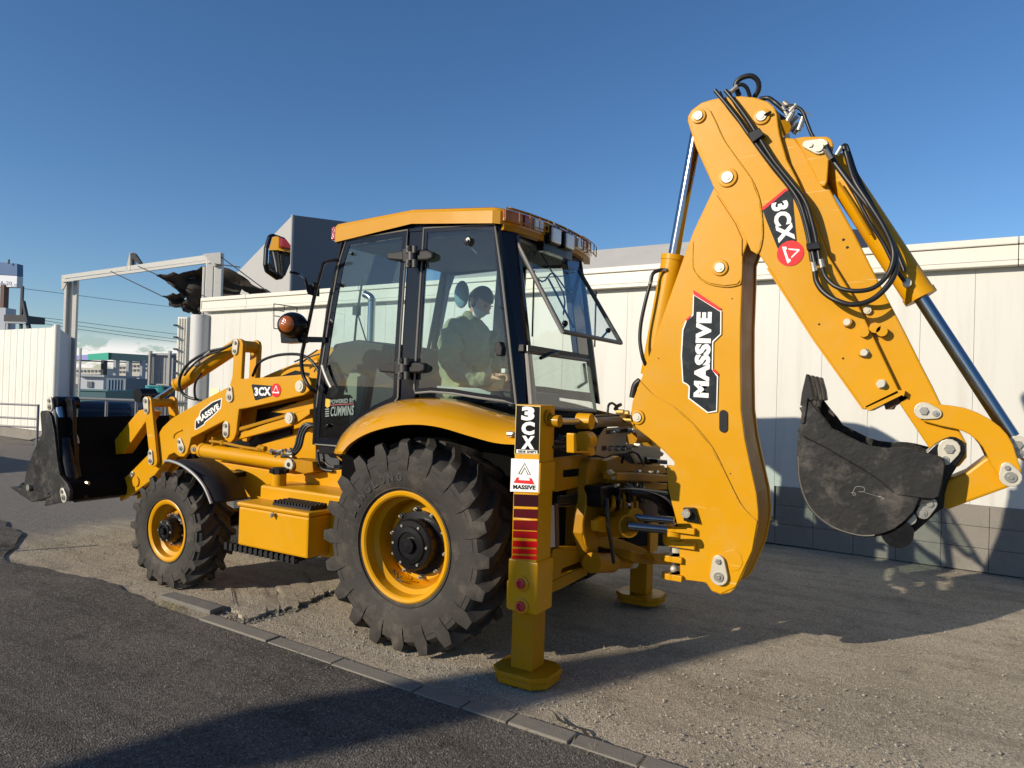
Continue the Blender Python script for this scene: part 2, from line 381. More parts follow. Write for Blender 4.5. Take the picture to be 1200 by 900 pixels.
# ------------------------------------------------------------------ the setting
def grid_ground():
    def h(x, y):
        n = math.sin(x*.9+y*.4)*.006+math.sin(x*2.3-y*1.7)*.004
        f = max(0, 1-max(abs(x)-9, abs(y)-6, 0)/4)
        return -.012+n*f*.8
    xs = [-600, -200, -60, -20] + [-12+.25*i for i in range(0, 112)] + [20, 40, 90, 250, 700]
    ys = [-600, -200, -60, -20] + [-8+.25*i for i in range(0, 64)] + [12, 20, 60, 200, 600]
    rows = [[(x, y, h(x, y)) for x in xs] for y in ys]
    return g_grid(rows)
gnd = mk('ground', grid_ground(), M_YARD, smooth=True, auto=80); tag(gnd, 'pale worn concrete yard under the backhoe, dusty and gravelly', 'ground', kind='structure')

def kerb_y(x): return 1.4982-.0404*x
def road_geo():
    # edge follows the kerb, then wanders where the kerb is lost in dirt
    xs = [-600, -60, -12]+[-9+.1*i for i in range(0, 260)]+[20, 60, 600]
    rnd = random.Random(3); V = []; a = 0
    for x in xs:
        y = kerb_y(x)+.045
        if 2.05 < x < 18:
            a = a*.8+rnd.uniform(-.03, .03); y += a+.08*math.sin(x*1.7)+.02
            if x > 4.2: y -= min(1.0, (x-4.2))*.6
        V.append((x, y))
    rows = [[(x, y, .002) for x, y in V], [(x, y+.3, .006) for x, y in V], [(x, y+4, .006) for x, y in V], [(x, 600, .006) for x, y in V]]
    return g_grid(rows)
rd = mk('road', road_geo(), M_ROAD, smooth=True, auto=80); tag(rd, 'dark asphalt road surface in the foreground', 'road', kind='structure')

# kerb stones
kb = empty('kerb', (0, 1.5, 0), 'row of flat pale kerb stones between the asphalt road and the concrete yard', 'kerb'); kb['kind'] = 'structure'
cuts = [-5.6, -5.0, -4.4, -3.8, -3.2, -2.62, -2.02]
pxs = [(753, 895), (670, 870), (598, 845), (548, 826), (490, 808), (400, 774), (322, 750), (246, 722)]
cuts += [G(a, b).x for a, b in pxs]
cuts = sorted(set(round(c, 2) for c in cuts))
for i in range(len(cuts)-1):
    a, b = cuts[i]+.006, cuts[i+1]-.006
    j = random.uniform(-.006, .006); zt = .011+random.uniform(-.004, .005)
    w_ = .055
    pts = [(a, kerb_y(a)-w_+j, -.06), (b, kerb_y(b)-w_+j, -.06), (b, kerb_y(b)+w_+j, -.06), (a, kerb_y(a)+w_+j, -.06)]
    o = mk('kerb_stone', g_prism(pts, (0, 0, .06+zt)), M_KERB, kb, bevel=.006)
lf = [G(186, 703), G(246, 722), G(262, 716), G(205, 699)]
mk('kerb_stone', g_prism([(p.x, p.y, .004+.0*i) for i, p in enumerate(lf)], (0, 0, .034)), mat('dark_kerb_concrete', (.17, .155, .13), .9, var=.3, vscale=12, bump=.6, bscale=120), kb, bevel=.006)['label'] = 'lifted darker end stone lying crooked on the dirt'

# cracks and broken edges in the yard
def ribbon(path, w0, rnd, n=5):
    pts = []
    for i in range(len(path)-1):
        for k in range(n): pts.append(Vector(path[i]).lerp(Vector(path[i+1]), k/n))
    pts.append(Vector(path[-1])); V = []; Fc = []
    for i, p in enumerate(pts):
        d = (pts[min(i+1, len(pts)-1)]-pts[max(0, i-1)]).normalized(); nn = Vector((-d.y, d.x, 0))
        j = nn*rnd.uniform(-.02, .02); ww = w0*rnd.uniform(.2, 1.3)*(0.15 if i in (0, len(pts)-1) else 1)
        V += [p+j+nn*ww, p+j-nn*ww]
    for i in range(len(pts)-1): Fc.append((2*i, 2*i+1, 2*i+3, 2*i+2))
    return [(v.x, v.y, .0075) for v in V], Fc
rnd = random.Random(5); cg = []
for path in ([(262, 712), (300, 718), (340, 709)], [(640, 832), (690, 864), (740, 887), (790, 899)]):
    cg.append(ribbon([G(a, b) for a, b in path], .010, rnd))
ck = mk('ground_cracks', cg, mat('crack_shadow', (.05, .045, .036), .95)); tag(ck, 'dark jagged cracks in the worn concrete yard', 'cracks', kind='structure')

ico = bmesh.new(); bmesh.ops.create_icosphere(ico, subdivisions=1, radius=1); IV = [v.co.copy() for v in ico.verts]; IF = [tuple(v.index for v in f.verts) for f in ico.faces]; ico.free()
def gravel(n, fn, r0, r1, rnd):
    V = []; Fc = []
    for _ in range(n):
        p = fn(rnd); r = r0+(r1-r0)*rnd.random()**3; b = len(V); q = [r*rnd.uniform(.6, 1.2) for _ in range(3)]; a = rnd.uniform(0, 6)
        ca, sa = math.cos(a), math.sin(a)
        for v in IV:
            x, y = v.x*q[0], v.y*q[1]; V.append((p[0]+x*ca-y*sa, p[1]+x*sa+y*ca, p[2]+v.z*q[2]*.7))
        Fc += [tuple(i+b for i in f) for f in IF]
    return V, Fc
# raised old concrete layer with a ragged broken edge by the near wheels
rnd = random.Random(31); ed = []
pth = [G(*q) for q in ((268, 716), (292, 727), (308, 722), (330, 716), (352, 712), (370, 702), (392, 694), (420, 690))]
for i in range(len(pth)-1):
    for k in range(6):
        p = pth[i].lerp(pth[i+1], k/6); ed.append(Vector((p.x+rnd.uniform(-.022, .022), p.y+rnd.uniform(-.03, .03), 0)))
far_ = [Vector((p.x+.75+.1*math.sin(i), p.y-.55, 0)) for i, p in enumerate(ed)]
rows = [[Vector((p.x, p.y, -.01)) for p in ed], [Vector((p.x, p.y, .020+rnd.uniform(-.004, .004))) for p in ed], [p.lerp(q, .08)+Vector((rnd.uniform(-.01, .01), 0, .026+rnd.uniform(-.004, .003))) for p, q in zip(ed, far_)], [p.lerp(q, .4)+Vector((0, 0, .016)) for p, q in zip(ed, far_)], [Vector((q.x, q.y, -.016)) for q in far_]]
sl_ = mk('concrete_layer', g_grid(rows), M_YARD, smooth=True, auto=30); tag(sl_, 'raised old concrete layer with a ragged broken edge between the near wheels', 'concrete', kind='structure')
tag(mk('broken_chips', gravel(700, lambda r: (lambda p: (p.x+r.gauss(0, .03), p.y+abs(r.gauss(0, .04)), 0))(ed[r.randrange(len(ed))]), .003, .014, rnd), mat('chip_stone', (.22, .195, .15), .9, var=.6, vscale=200)), 'broken concrete chips along the ragged edge', 'rubble', kind='stuff')
rnd = random.Random(11)
def fy(r):
    x = r.uniform(-4.2, 4.6); return (x, kerb_y(x)-.06-abs(r.gauss(0, .8)), -.006)
def fy2(r): return (r.uniform(-4.5, 5), r.uniform(-3.6, 1.35), -.006)
gv = mk('loose_gravel', [gravel(5000, fy, .002, .009, rnd), gravel(2600, fy2, .002, .009, rnd)], mat('gravel_stone', (.38, .34, .27), .9, var=.5, vscale=300)); tag(gv, 'small loose pale gravel scattered over the yard beside the kerb', 'gravel', kind='stuff')
def fr(r):
    x = r.uniform(-1.5, 4.6); return (x, kerb_y(x)+.06+abs(r.gauss(0, .7)), .004)
gv = mk('road_grit', gravel(3500, fr, .002, .007, rnd), mat('road_grit_stone', (.16, .15, .14), .9, var=.6, vscale=300)); tag(gv, 'fine grit lying on the dark asphalt road', 'grit', kind='stuff')
# dry grass clump by the lifted kerb stone
def blades(c, n, rnd, h=.05, sp=.12):
    V = []; Fc = []
    for _ in range(n):
        x = c.x+rnd.gauss(0, sp); y = c.y+rnd.gauss(0, sp*.3); a = rnd.uniform(0, 6.28); l = h*rnd.uniform(.4, 1.4); b = len(V); ww = .0022
        dx, dy = math.cos(a), math.sin(a)
        V += [(x-dy*ww, y+dx*ww, 0), (x+dy*ww, y-dx*ww, 0), (x+dx*l, y+dy*l, l*rnd.uniform(.15, .8))]; Fc.append((b, b+1, b+2))
    return V, Fc
tag(mk('dry_grass', [blades(G(200, 712), 160, rnd), blades(G(352, 768), 30, rnd), blades(G(610, 850), 30, rnd), blades(G(688, 876), 40, rnd)], mat('straw', (.30, .26, .13), .9, var=.3)), 'tufts of straw coloured dry grass by the kerb', 'grass', kind='stuff')
tag(mk('leaf_litter', [blades(G(4, 640), 120, rnd, .06, .10)], mat('dead_leaves', (.06, .05, .035), .9, var=.3)), 'dark dead leaves and twigs at the left edge of the yard', 'leaves', kind='stuff')

# ---- cream prefabricated building along the right and back
WA = Vector((-3.592, -3.699, 0)); WD = Vector((math.cos(math.radians(-2.606)), math.sin(math.radians(-2.606)), 0)); WN = Vector((-WD.y, WD.x, 0))
def WL(px, py, off=0):
    v = ray(px, py); o = WA+WN*off; p = CAM+v*((o-CAM).dot(WN)/v.dot(WN)); return (p-WA).dot(WD), p.z
def wp(s, o, z): return WA+WD*s+WN*o+Vector((0, 0, z))
def g_wbox(s0, s1, o0, o1, z0, z1): return g_prism([wp(s0, o0, z0), wp(s1, o0, z0), wp(s1, o1, z0), wp(s0, o1, z0)], (0, 0, z1-z0))
bld = empty('prefab_building', (-3.592, -3.699, 0), 'long low cream panel building with fascia and block plinth behind the backhoe', 'building')
sL = WL(236.7, 349.5, .10)[0]; sR = -5.6; sS = WL(928, 590)[0]
mk('wall_core', g_wbox(sR, sL-.06, -6, -.03, .0, 3.1), M_MORT, bld)
pw = .4624; s = WL(1143.3, 325)[0]
while s > sR+pw: s -= pw
s0 = s; wall_me = {}
while s0 < sL-.10:
    a, b = s0, min(s0+pw, sL-.06); zb = .64 if a < sS-.02 else .285
    mk('wall_panel', g_wbox(a+.0012, b-.0012, -.028, 0, zb, 3.02), M_WALL, bld, bevel=.0016, seg=1)
    s0 += pw
# corner end panels of the left gable
for k in range(6):
    mk('wall_panel', g_prism([wp(sL-.055, -.03-k*.95, .285), wp(sL-.055, -.97-k*.95, .285), wp(sL-.03, -.97-k*.95, .285), wp(sL-.03, -.03-k*.95, .285)], (0, 0, 2.7)), M_WALL, bld, bevel=.004)
# block plinth
bw = .398; s = WL(1160, 600)[0]
while s > sR+bw: s -= bw
row = 0
for row in range(3):
    z0 = row*.208+.02 if True else 0
    s1 = s+(bw/2 if row % 2 and False else 0)
    while s1 < sL-.1:
        a, b = s1, min(s1+bw, sL-.06)
        if not (row >= 1 and a > sS-.05):
            jj = random.uniform(-.002, .002)
            mk('concrete_block', g_wbox(a+.0014, b-.0014, -.02, .018+jj, z0+.0014 if row else 0, z0+.2066), M_BLK, bld, bevel=.004, seg=1)
        s1 += bw
mk('plinth_cap', g_wbox(sR, sS, -.02, .012, .632, .645), M_MORT, bld)
# fascia in metal lengths: top lip, face, bottom lip
fe = [WL(x, 290, .1)[0] for x in (1194,)]
lens = [sR]; x = fe[0]
while x-2.9 > sR: x -= 2.9
lens += [x]
while x+2.9 < sL-.5: x += 2.9; lens.append(x)
lens.append(sL)
for a, b in zip(lens[:-1], lens[1:]):
    if b-a < .05: continue
    mk('fascia_panel', g_wbox(a+.003, b-.003, -.02, .10, 3.015, 3.155), M_FAS, bld, bevel=.004)
    mk('fascia_lip', g_wbox(a+.003, b-.003, -.05, .125, 3.16, 3.232), M_FAS, bld, bevel=.01)
    mk('fascia_drip', g_wbox(a+.003, b-.003, -.02, .115, 2.962, 3.010), M_FAS, bld, bevel=.006)
mk('fascia_end', g_prism([wp(sL+.004, .11, 2.962), wp(sL+.004, -6, 2.962), wp(sL+.03, -6, 2.962), wp(sL+.03, .11, 2.962)], (0, 0, .265)), M_FAS, bld, bevel=.006)
mk('roof_deck', g_wbox(sR, sL-.02, -6, -.06, 3.10, 3.20), M_ROOF, bld)
# raised roof further back
def WLz(px, py, off): return WL(px, py, off)
ra = WL(600, 310, -1.6); rb = WL(793, 287, -1.6); rc = WL(985, 275, -1.6)
zt = rb[1]
rr = mk('upper_roof', g_prism([wp(rc[0], -.35, 3.2), wp(ra[0]+.6, -.35, 3.2), wp(ra[0]+.6, -1.6, zt), wp(rc[0], -1.6, zt)], (0, 0, .03)), M_ROOF, bld)
mk('upper_roof_body', g_prism([wp(rc[0]+.02, -.4, 3.19), wp(ra[0]+.58, -.4, 3.19), wp(ra[0]+.58, -1.6, zt-.02), wp(ra[0]+.58, -4, zt-.05), wp(ra[0]+.58, -4, 3.15)][:3]+[wp(rc[0]+.02, -1.6, zt-.02)], (0, 0, -.06)), M_ROOF, bld)
# faded notice on the wall near its left corner
a = WL(247, 455); b = WL(257, 470)
nb = mk('wall_notice', g_wbox(b[0], a[0], .002, .008, b[1], a[1]), mat('faded_notice', (.72, .68, .40), .6), bld)

# ---- objects facing the camera's way at a given distance; real boxes with their own depth
FH = Vector((FW.x, FW.y, 0)).normalized(); RH = Vector((FH.y, -FH.x, 0))
def dbox(px0, px1, py0, py1, d, dep, ground=False, yaw=0):
    c = D((px0+px1)/2, (py0+py1)/2, d); hw = abs(px1-px0)/2*d/FPX; zt = D((px0+px1)/2, py0, d).z; zb = 0 if ground else D((px0+px1)/2, py1, d).z
    R_ = Matrix.Rotation(math.radians(yaw), 3, 'Z'); r = R_ @ RH; f = R_ @ FH
    p = Vector((c.x, c.y, zb))
    return g_prism([p-r*hw, p+r*hw, p+r*hw+f*dep, p-r*hw+f*dep], (0, 0, zt-zb))

# white sheet fence at far left (runs along a line crossing the view)
fb0 = G(-90, 497); fb1 = G(62, 519)
fz = 2.80
fen = empty('white_fence', (fb1.x, fb1.y, 0), 'tall white corrugated sheet fence behind the handrail at the left edge', 'fence')
fd = (fb1-fb0); Lf = fd.length; fd.normalize(); fn = Vector((-fd.y, fd.x, 0))
if fn.dot(CAM-fb1) < 0: fn = -fn
n_ = 22
ztop0 = None
for k in range(n_):
    a = fb0+fd*(Lf*k/n_+.004); b = fb0+fd*(Lf*(k+1)/n_-.004)
    # vertical rib profile
    pr = [a, a+fn*.0+fd*.02, a+fd*.04+fn*.014, a.lerp(b, .5)-fd*.02+fn*.014, a.lerp(b, .5)+fn*.0, b-fd*.02, b, b-fn*.03, a-fn*.03]
    za = fz
    mk('fence_sheet', g_prism([(p.x, p.y, .25) for p in pr], (0, 0, za-.25)), M_FEN, fen)
mk('fence_base', g_prism([fb0+fn*.06, fb1+fn*.06, fb1-fn*.1, fb0-fn*.1], (0, 0, .24)), M_BLK, fen)
mk('end_post', [g_cyl((fb1.x, fb1.y, 0), (fb1.x, fb1.y, fz+.06), .07, 12), g_cyl((fb1.x-.12*fd.x, fb1.y-.12*fd.y, 0), (fb1.x-.12*fd.x, fb1.y-.12*fd.y, fz+.03), .05, 12)], M_FEN, fen, smooth=True)
rt = D(83, 450, 22.0); rt.z = 0
fb1b = fb1-fn*.02
mk('return_sheet', g_prism([fb1b, rt, rt-fd*.06, fb1b-fd*.06], (0, 0, fz)), M_FENG, fen)
mk('return_post', g_cyl((rt.x, rt.y, 0), (rt.x, rt.y, fz+.05), .09, 12), M_GAL, fen, smooth=True)

# handrail in front of it
hr0 = G(-60, 520); hr1 = D(44, 500, 15.6); hr1.z = 0; hr0 = hr1+(hr0-hr1).normalized()*6
hz = [D(44, y, 15.6).z for y in (475, 491, 501)]
M_RAILH = mat('grey_handrail_paint', (.14, .15, .17), .5)
hrl = empty('handrail', (hr1.x, hr1.y, 0), 'low grey three bar steel handrail in front of the white fence', 'handrail')
for z in hz: mk('rail', g_cyl((hr0.x, hr0.y, z), (hr1.x, hr1.y, z), .022, 8), M_RAILH, hrl)
for k in range(4):
    p = hr1.lerp(hr0, k/3); mk('post', g_cyl((p.x, p.y, 0), (p.x, p.y, hz[0]+.02), .028, 8), M_RAILH, hrl)

# steel gate frame with pulley
gt = empty('gate_frame', D(80, 450, 21), 'tall pale steel goalpost frame of a sliding gate over the yard entrance', 'gate'); gt.location.z = 0
def col(px, w, py, d, name, dep=.08): return mk(name, dbox(px-w/2, px+w/2, py, 480, d, dep, True), M_GAL, gt, bevel=.01)
o = col(74.5, 3, 323, 21, 'post'); col(79.5, 4, 330, 21.1, 'post_web'); col(85.5, 5, 327, 21, 'post', .1)
col(243, 9, 300, 15.2, 'post'); col(253, 9, 296, 15, 'post', .1); col(236, 3, 312, 15.3, 'post_web')
def beam(a, b, t, dep, name):
    """a,b = (px, py_top, py_bottom, distance)"""
    A = D(a[0], a[1], a[3]); A2 = D(a[0], a[2], a[3]); B = D(b[0], b[1], b[3]); B2 = D(b[0], b[2], b[3])
    return mk(name, g_prism([A, B, B2, A2], FH*dep), M_GAL, gt, bevel=.008)
beam((72, 322.5, 327, 21), (259, 296, 303, 15), 0, .05, 'top_beam'); beam((72, 327.5, 331, 20.9), (250, 304, 307.5, 15.05), 0, .05, 'lower_flange')
mk('corner_gusset', g_prism([D(72, 323, 20.85), D(82, 323, 20.85), D(74.5, 338, 20.85), D(72, 340, 20.85)], FH*.05), M_GAL, gt)
mk('end_gusset', g_prism([D(238, 297.5, 14.95), D(258.5, 295.5, 14.95), D(258.5, 309, 14.95), D(250, 312, 14.95)], FH*.05), M_GAL, gt)
mk('pulley_bracket', [g_prism([D(147, 318, 18), D(152, 296, 18), D(155, 295.5, 18), D(155, 317, 18)], FH*.2)], M_GAL, gt)
mk('pulley_hook', [g_prism([D(152.6, 317, 17.9), D(152.6, 296, 17.9), D(158, 297, 17.9), D(165.5, 308, 17.9), D(162, 309, 17.9), D(155, 303, 17.9), D(155, 316.5, 17.9)], FH*.1)], M_DKM, gt)

# torn tarp hanging behind the building
def tarp(rows, d0, name):
    # refine the sagging sheet, crease it and fray its lower edge
    rn_ = random.Random(len(rows)*7+len(rows[0])); R0 = [[D(a, b, d0+c*1.2) for a, b, c in r] for r in rows]
    cols_ = [spline(r, 5) for r in R0]; out_ = []
    nrow = (len(cols_)-1)*4
    for i in range(nrow+1):
        t = i/4; k = min(int(t), len(cols_)-2); f = t-k; r_ = []
        for j in range(len(cols_[0])):
            p = cols_[k][j].lerp(cols_[k+1][j], f)
            p = p+FH*(.05*math.sin(j*.9+i*.5)+.02*math.sin(j*2.3-i*1.1))+Vector((0, 0, .015*math.sin(j*1.7+i*.8)+(rn_.uniform(-.08, .03) if i == nrow else (rn_.uniform(-.01, .03) if i == 0 else 0))))
            r_.append(p)
        out_.append(r_)
    V, Fc = g_grid(out_); n_c = len(out_[0])
    Fc = [q for q in Fc if not ((q[0]//n_c in (5, 6)) and (q[0] % n_c) in (22, 23)) and not (q[0]//n_c == 3 and (q[0] % n_c) in (8, 9))]
    return V, Fc
tp = mk('torn_tarp', [tarp([[(183, 323, 0), (205, 321, .1), (230, 316, .2), (246, 312, .2), (275, 318, .1), (300, 336, .2), (330, 346, .4), (345, 352, .5)],
                            [(194, 328, .3), (208, 328, .2), (231, 326, .5), (247, 324, .3), (274, 330, .3), (298, 345, .4), (326, 352, .6), (345, 356, .6)],
                            [(205, 338, .1), (216, 342, .3), (233, 338, .2), (248, 340, .5), (273, 345, .4), (296, 352, .3), (325, 358, .5), (345, 360, .5)],
                            [(214, 346, .2), (222, 352, .3), (234, 355, .4), (249, 360, .3), (272, 362, .5), (295, 364, .5), (325, 365, .5), (345, 366, .5)]], 16.4, 'a'),
                      tarp([[(188, 347, 0), (204, 345, .1), (220, 341, .2), (232, 342, .2)], [(198, 352, .1), (208, 352, .3), (221, 351, .2), (234, 352, .3)], [(200, 358, .2), (211, 359, .1), (223, 362, .3), (238, 366, .3)], [(205, 357, .2), (216, 362, .1), (230, 368, .3), (243, 374, .3)]], 16.6, 'b')], M_TARP, smooth=True, auto=50)
md = tp.modifiers.new('thick', 'SOLIDIFY'); md.thickness = .03
tag(tp, 'torn dark brown tarpaulin strung up between the gate frame and roof', 'tarpaulin')
for a, b in (((130, 318, 18), (188, 346, 14.6)), ((162, 312, 17.5), (184, 322, 14.3)), ((259, 301, 15), (318, 345, 14.4)), ((250, 309, 15), (281, 313, 14.3))):
    tag(mk('tarp_rope', g_cyl(D(*a), D(*b), .012, 5), M_WIRE), 'thin dark rope holding the torn tarpaulin, %s' % ('running left to the gate beam' if a[0] == 130 else 'short one near the pulley' if a[0] == 162 else 'sloping down over the cream roof' if a[0] == 259 else 'at the right gate post'), 'rope')
# big grey mono-pitch building
gb = empty('grey_building', (0, 0, 0), 'large grey clad building with a sloping light face and dark side behind the cream roof', 'building')
d = 26
A = D(343, 252, d); B = D(262, 336, d+5); Cc = D(262, 400, d+5); Dd = D(343, 400, d); E2 = D(470, 268, d+9); F2 = D(470, 400, d+9)
base = Vector((A.x, A.y, 0)); gb.location = base
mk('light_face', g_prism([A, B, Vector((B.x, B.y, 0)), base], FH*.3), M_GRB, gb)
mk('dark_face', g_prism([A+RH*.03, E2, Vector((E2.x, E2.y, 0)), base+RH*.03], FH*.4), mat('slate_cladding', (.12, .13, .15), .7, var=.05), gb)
mk('corner_trim', g_cyl(base, A, .06, 8), M_GRB, gb)
# dark blue-grey box seen behind the dipper
tag(mk('dark_plant_room', dbox(940, 1017, 268, 300, 22, 5, True), mat('dark_blue_clad', (.045, .06, .10), .7)), 'dark blue grey box shaped building just above the cream fascia behind the dipper', 'building')

# white container doors / silo beside the building's left corner
ct = empty('white_container', (0, 0, 0), 'white storage container end with rounded edge beside the left corner of the cream building', 'container'); cp = D(225, 450, 13.6); ct.location = (cp.x, cp.y, 0)
mk('side_wall', dbox(206, 219, 371, 480, 14.6, 3, True), M_FEN, ct, bevel=.03)
for k in range(4): mk('corrugation', dbox(207.2+k*3, 208.6+k*3, 373, 480, 14.57, .05, True), M_FEN, ct)
q0 = D(219, 368, 13.7); q1 = D(244, 368, 13.7); cc = (q0+q1)/2; r = (q1-q0).length/2
mk('round_end', [g_cyl((cc.x+FH.x*r, cc.y+FH.y*r, 0), (cc.x+FH.x*r, cc.y+FH.y*r, q0.z), r, 32)], mat('white_tank_paint', (.55, .55, .53), .5), ct, smooth=True)
mk('hinge', [dbox(203, 206, 380+14*k, 382+14*k, 14.5, .1) for k in range(5)], M_DKM, ct)

# petrol station canopy
pc = empty('station_canopy', (0, 0, 0), 'low green and purple edged petrol station canopy on columns far behind the bucket', 'canopy'); cp = D(150, 440, 60); pc.location = (cp.x, cp.y, 0)
def fas(a, b, t0, b0, t1, b1, d0, d1, m_, nm): return mk(nm, g_prism([D(a, t0, d0), D(b, t1, d1), D(b, b1, d1), D(a, b0, d0)], FH*.4), m_, pc)
fas(86, 103, 417, 421.5, 415.5, 422, 62, 59, M_PURP, 'purple_fascia'); fas(103, 127, 415, 421.8, 413.2, 421.5, 59, 55, M_GREEN, 'green_fascia'); fas(127, 172, 413.2, 421.5, 416, 425, 55, 68, mat('shaded_green_fascia', (.01, .11, .085), .5), 'shaded_fascia')  # last face takes a darker copy of the green, its shade in the colour
fas(88, 172, 421.6, 423, 424.8, 426, 63, 69, M_DKM, 'soffit')
for x in (119.5, 134, 149, 165): mk('column', dbox(x-1.5, x+1.5, 422, 450, 62, .6, True), M_CORR if x > 120 else M_DKM, pc)
# apartment blocks far away
for i, (x0, x1, yt, dd, lb) in enumerate(((138, 150, 427, 120, 'small far cream apartment block under the canopy, left one'), (150, 172, 425, 115, 'far cream apartment block with rows of windows under the canopy edge'), (88, 118, 431, 150, 'far pale low building seen between white fence and canopy column'))):
    ap = empty('apartment_block', (0, 0, 0), lb, 'building'); c_ = D((x0+x1)/2, 440, dd); ap.location = (c_.x, c_.y, 0)
    mk('wall', dbox(x0, x1, yt, 460, dd, 12, True), M_APT, ap)
    n = max(2, int((x1-x0)/4))
    for r_ in range(2):
        for k in range(n):
            u = x0+(k+.3)*(x1-x0)/n; mk('window', dbox(u, u+(x1-x0)/n*.5, yt+2.5+r_*5, yt+5+r_*5, dd-.1, .3), M_WIN, ap)
# grey corrugated fence
cf = empty('corrugated_fence', (0, 0, 0), 'grey corrugated sheet fence with steel posts left of the white container', 'fence'); cp = D(190, 450, 24); cf.location = (cp.x, cp.y, 0)
for k in range(12):
    x0 = 173+k*3; mk('sheet', dbox(x0+.1, x0+2.0, 414, 480, 24, .06, True), M_CORR, cf); mk('sheet', dbox(x0+2.0, x0+2.9, 414, 480, 24.05, .06, True), M_CORR, cf)
for x in (174, 197): mk('post', dbox(x-1, x+1, 411, 480, 23.8, .15, True), M_GAL, cf)
mk('top_rail', dbox(173, 209, 415, 416.2, 23.9, .08), M_GAL, cf); mk('bottom_rail', dbox(173, 209, 450, 451.5, 23.9, .08), M_GAL, cf)
# hut, containers, truck, crate
hut = empty('site_hut', (0, 0, 0), 'small white site hut with one dark window behind the bucket', 'hut'); cp = D(105, 455, 34); hut.location = (cp.x, cp.y, 0)
mk('wall', dbox(92, 121, 441, 470, 34, 3, True), mat('hut_white', (.5, .52, .55), .6), hut); mk('window', dbox(102, 108, 447, 454, 33.95, .1), M_WIN, hut); mk('roof', dbox(90, 122, 439, 441.3, 33.8, 3.4), M_CORR, hut)
bc = empty('blue_container', (0, 0, 0), 'blue grey storage container beside the white site hut', 'container'); cp = D(136, 455, 32); bc.location = (cp.x, cp.y, 0)
mk('wall', dbox(124, 147, 443, 480, 32, 5, True), mat('container_bluegrey', (.12, .17, .22), .6), bc)
for k in range(6): mk('rib', dbox(125.5+k*3.6, 127+k*3.6, 445, 480, 31.94, .06, True), mat('container_bluegrey_rib', (.13, .20, .28), .6) if k == 0 else bpy.data.materials['container_bluegrey_rib'], bc)
mk('door_bar', dbox(145.5, 146.3, 445, 480, 31.9, .05, True), M_GAL, bc)
gl = empty('green_blue_skip', (0, 0, 0), 'low green blue skip in front of the site hut', 'skip'); cp = D(110, 462, 28); gl.location = (cp.x, cp.y, 0)
mk('body', dbox(88, 125, 457, 480, 28, 2.2, True), mat('skip_teal', (.05, .13, .15), .6), gl, bevel=.05); mk('rim', dbox(87, 126, 456, 458, 27.95, .1), mat('skip_teal_rim', (.09, .20, .22), .6), gl)
M_RAIL = mat('dull_grey_rail', (.16, .17, .18), .5)
rl = empty('guard_rail', (0, 0, 0), 'long horizontal grey pipe guard rail behind the loader bucket', 'rail'); cp = D(150, 463, 14.5); rl.location = (cp.x, cp.y, 0)
mk('rail', g_cyl(D(84, 466.5, 14.5), D(232, 472, 14.5), .03, 8), M_RAIL, rl); 
for x in (90, 125, 160, 195, 228): q = D(x, 470, 14.5); mk('post', g_cyl((q.x, q.y, 0), (q.x, q.y, q.z), .03, 8), M_RAIL, rl)
bm_ = empty('blue_boat_cover', (0, 0, 0), 'long low dark blue covered load behind the bucket, under the guard rail', 'load'); cp = D(130, 480, 20); bm_.location = (cp.x, cp.y, 0)
mk('cover', dbox(86, 150, 471, 500, 20, 2.5, True), M_BLUE, bm_, bevel=.15); mk('side_board', dbox(86, 150, 480, 483, 19.95, .1), mat('dull_blue_board', (.07, .10, .15), .6), bm_)
tk = empty('flatbed_truck', (0, 0, 0), 'parked flatbed truck with dark blue bed sides behind the tipping link', 'truck'); cp = D(190, 470, 17); tk.location = (cp.x, cp.y, 0)
mk('bed', dbox(170, 206, 453, 482, 17, 5, True), M_BLUE, tk, bevel=.03); mk('bed_rail', dbox(170, 206, 452.4, 453.4, 16.9, .1), M_BLUE, tk); mk('cab', dbox(186, 206, 468, 495, 16.5, 2, True), M_DKM, tk, bevel=.08)
tq = tag(mk('turquoise_crate', [dbox(170, 185, 452.5, 460, 16.7, .5), dbox(170, 185, 451.8, 453, 16.65, .6)], M_TEAL, bevel=.02), 'small turquoise plastic crate on the truck bed', 'crate')
# black machine standing behind the bucket
# poles, aerial and cables
sg = empty('roadside_sign', (0, 0, 0), 'blue and white sign board on a brown post at the left edge', 'sign'); cp = D(2, 350, 40); sg.location = (cp.x, cp.y, 0)
mk('blue_panel', g_prism([D(-22, 305, 41), D(20, 309, 40), D(20, 323, 40), D(-22, 320.5, 41)], FH*.5), M_SIGNB, sg)
mk('white_panel', g_prism([D(-22, 321, 41), D(20, 323.5, 40), D(19.5, 336.5, 40), D(-22, 335, 41)], FH*.5), M_SIGNW, sg)
mk('lettering', g_text('A-20', D(0, 333.5, 39.9), D(14, 334.5, 39.9), D(0, 329, 39.9)), M_SIGNB, sg)
mk('post', dbox(-2, 2.3, 333, 480, 40.2, .4, True), M_BRN, sg)
mk('aerial', g_cyl(D(10, 309, 40), D(10.6, 304, 40), .05, 6), M_DKM, sg)
tag(mk('tall_white_tank', dbox(-30, 4.5, 360, 480, 38, .8, True), mat('tank_grey', (.45, .48, .52), .6)), 'pale grey box tank under the blue sign at the left edge', 'tank')
ld = empty('loading_gantry', (0, 0, 0), 'dark gantry with a slanting ladder above the white fence', 'gantry'); cp = D(25, 380, 36); ld.location = (cp.x, cp.y, 0)
mk('mast', dbox(21.5, 24, 335, 480, 36, .12, True), M_DKM, ld)
mk('ladder', g_prism([D(24.5, 352, 36), D(26.8, 352, 36), D(34.5, 388, 36), D(31.5, 388, 36)], FH*.2), M_DKM, ld)
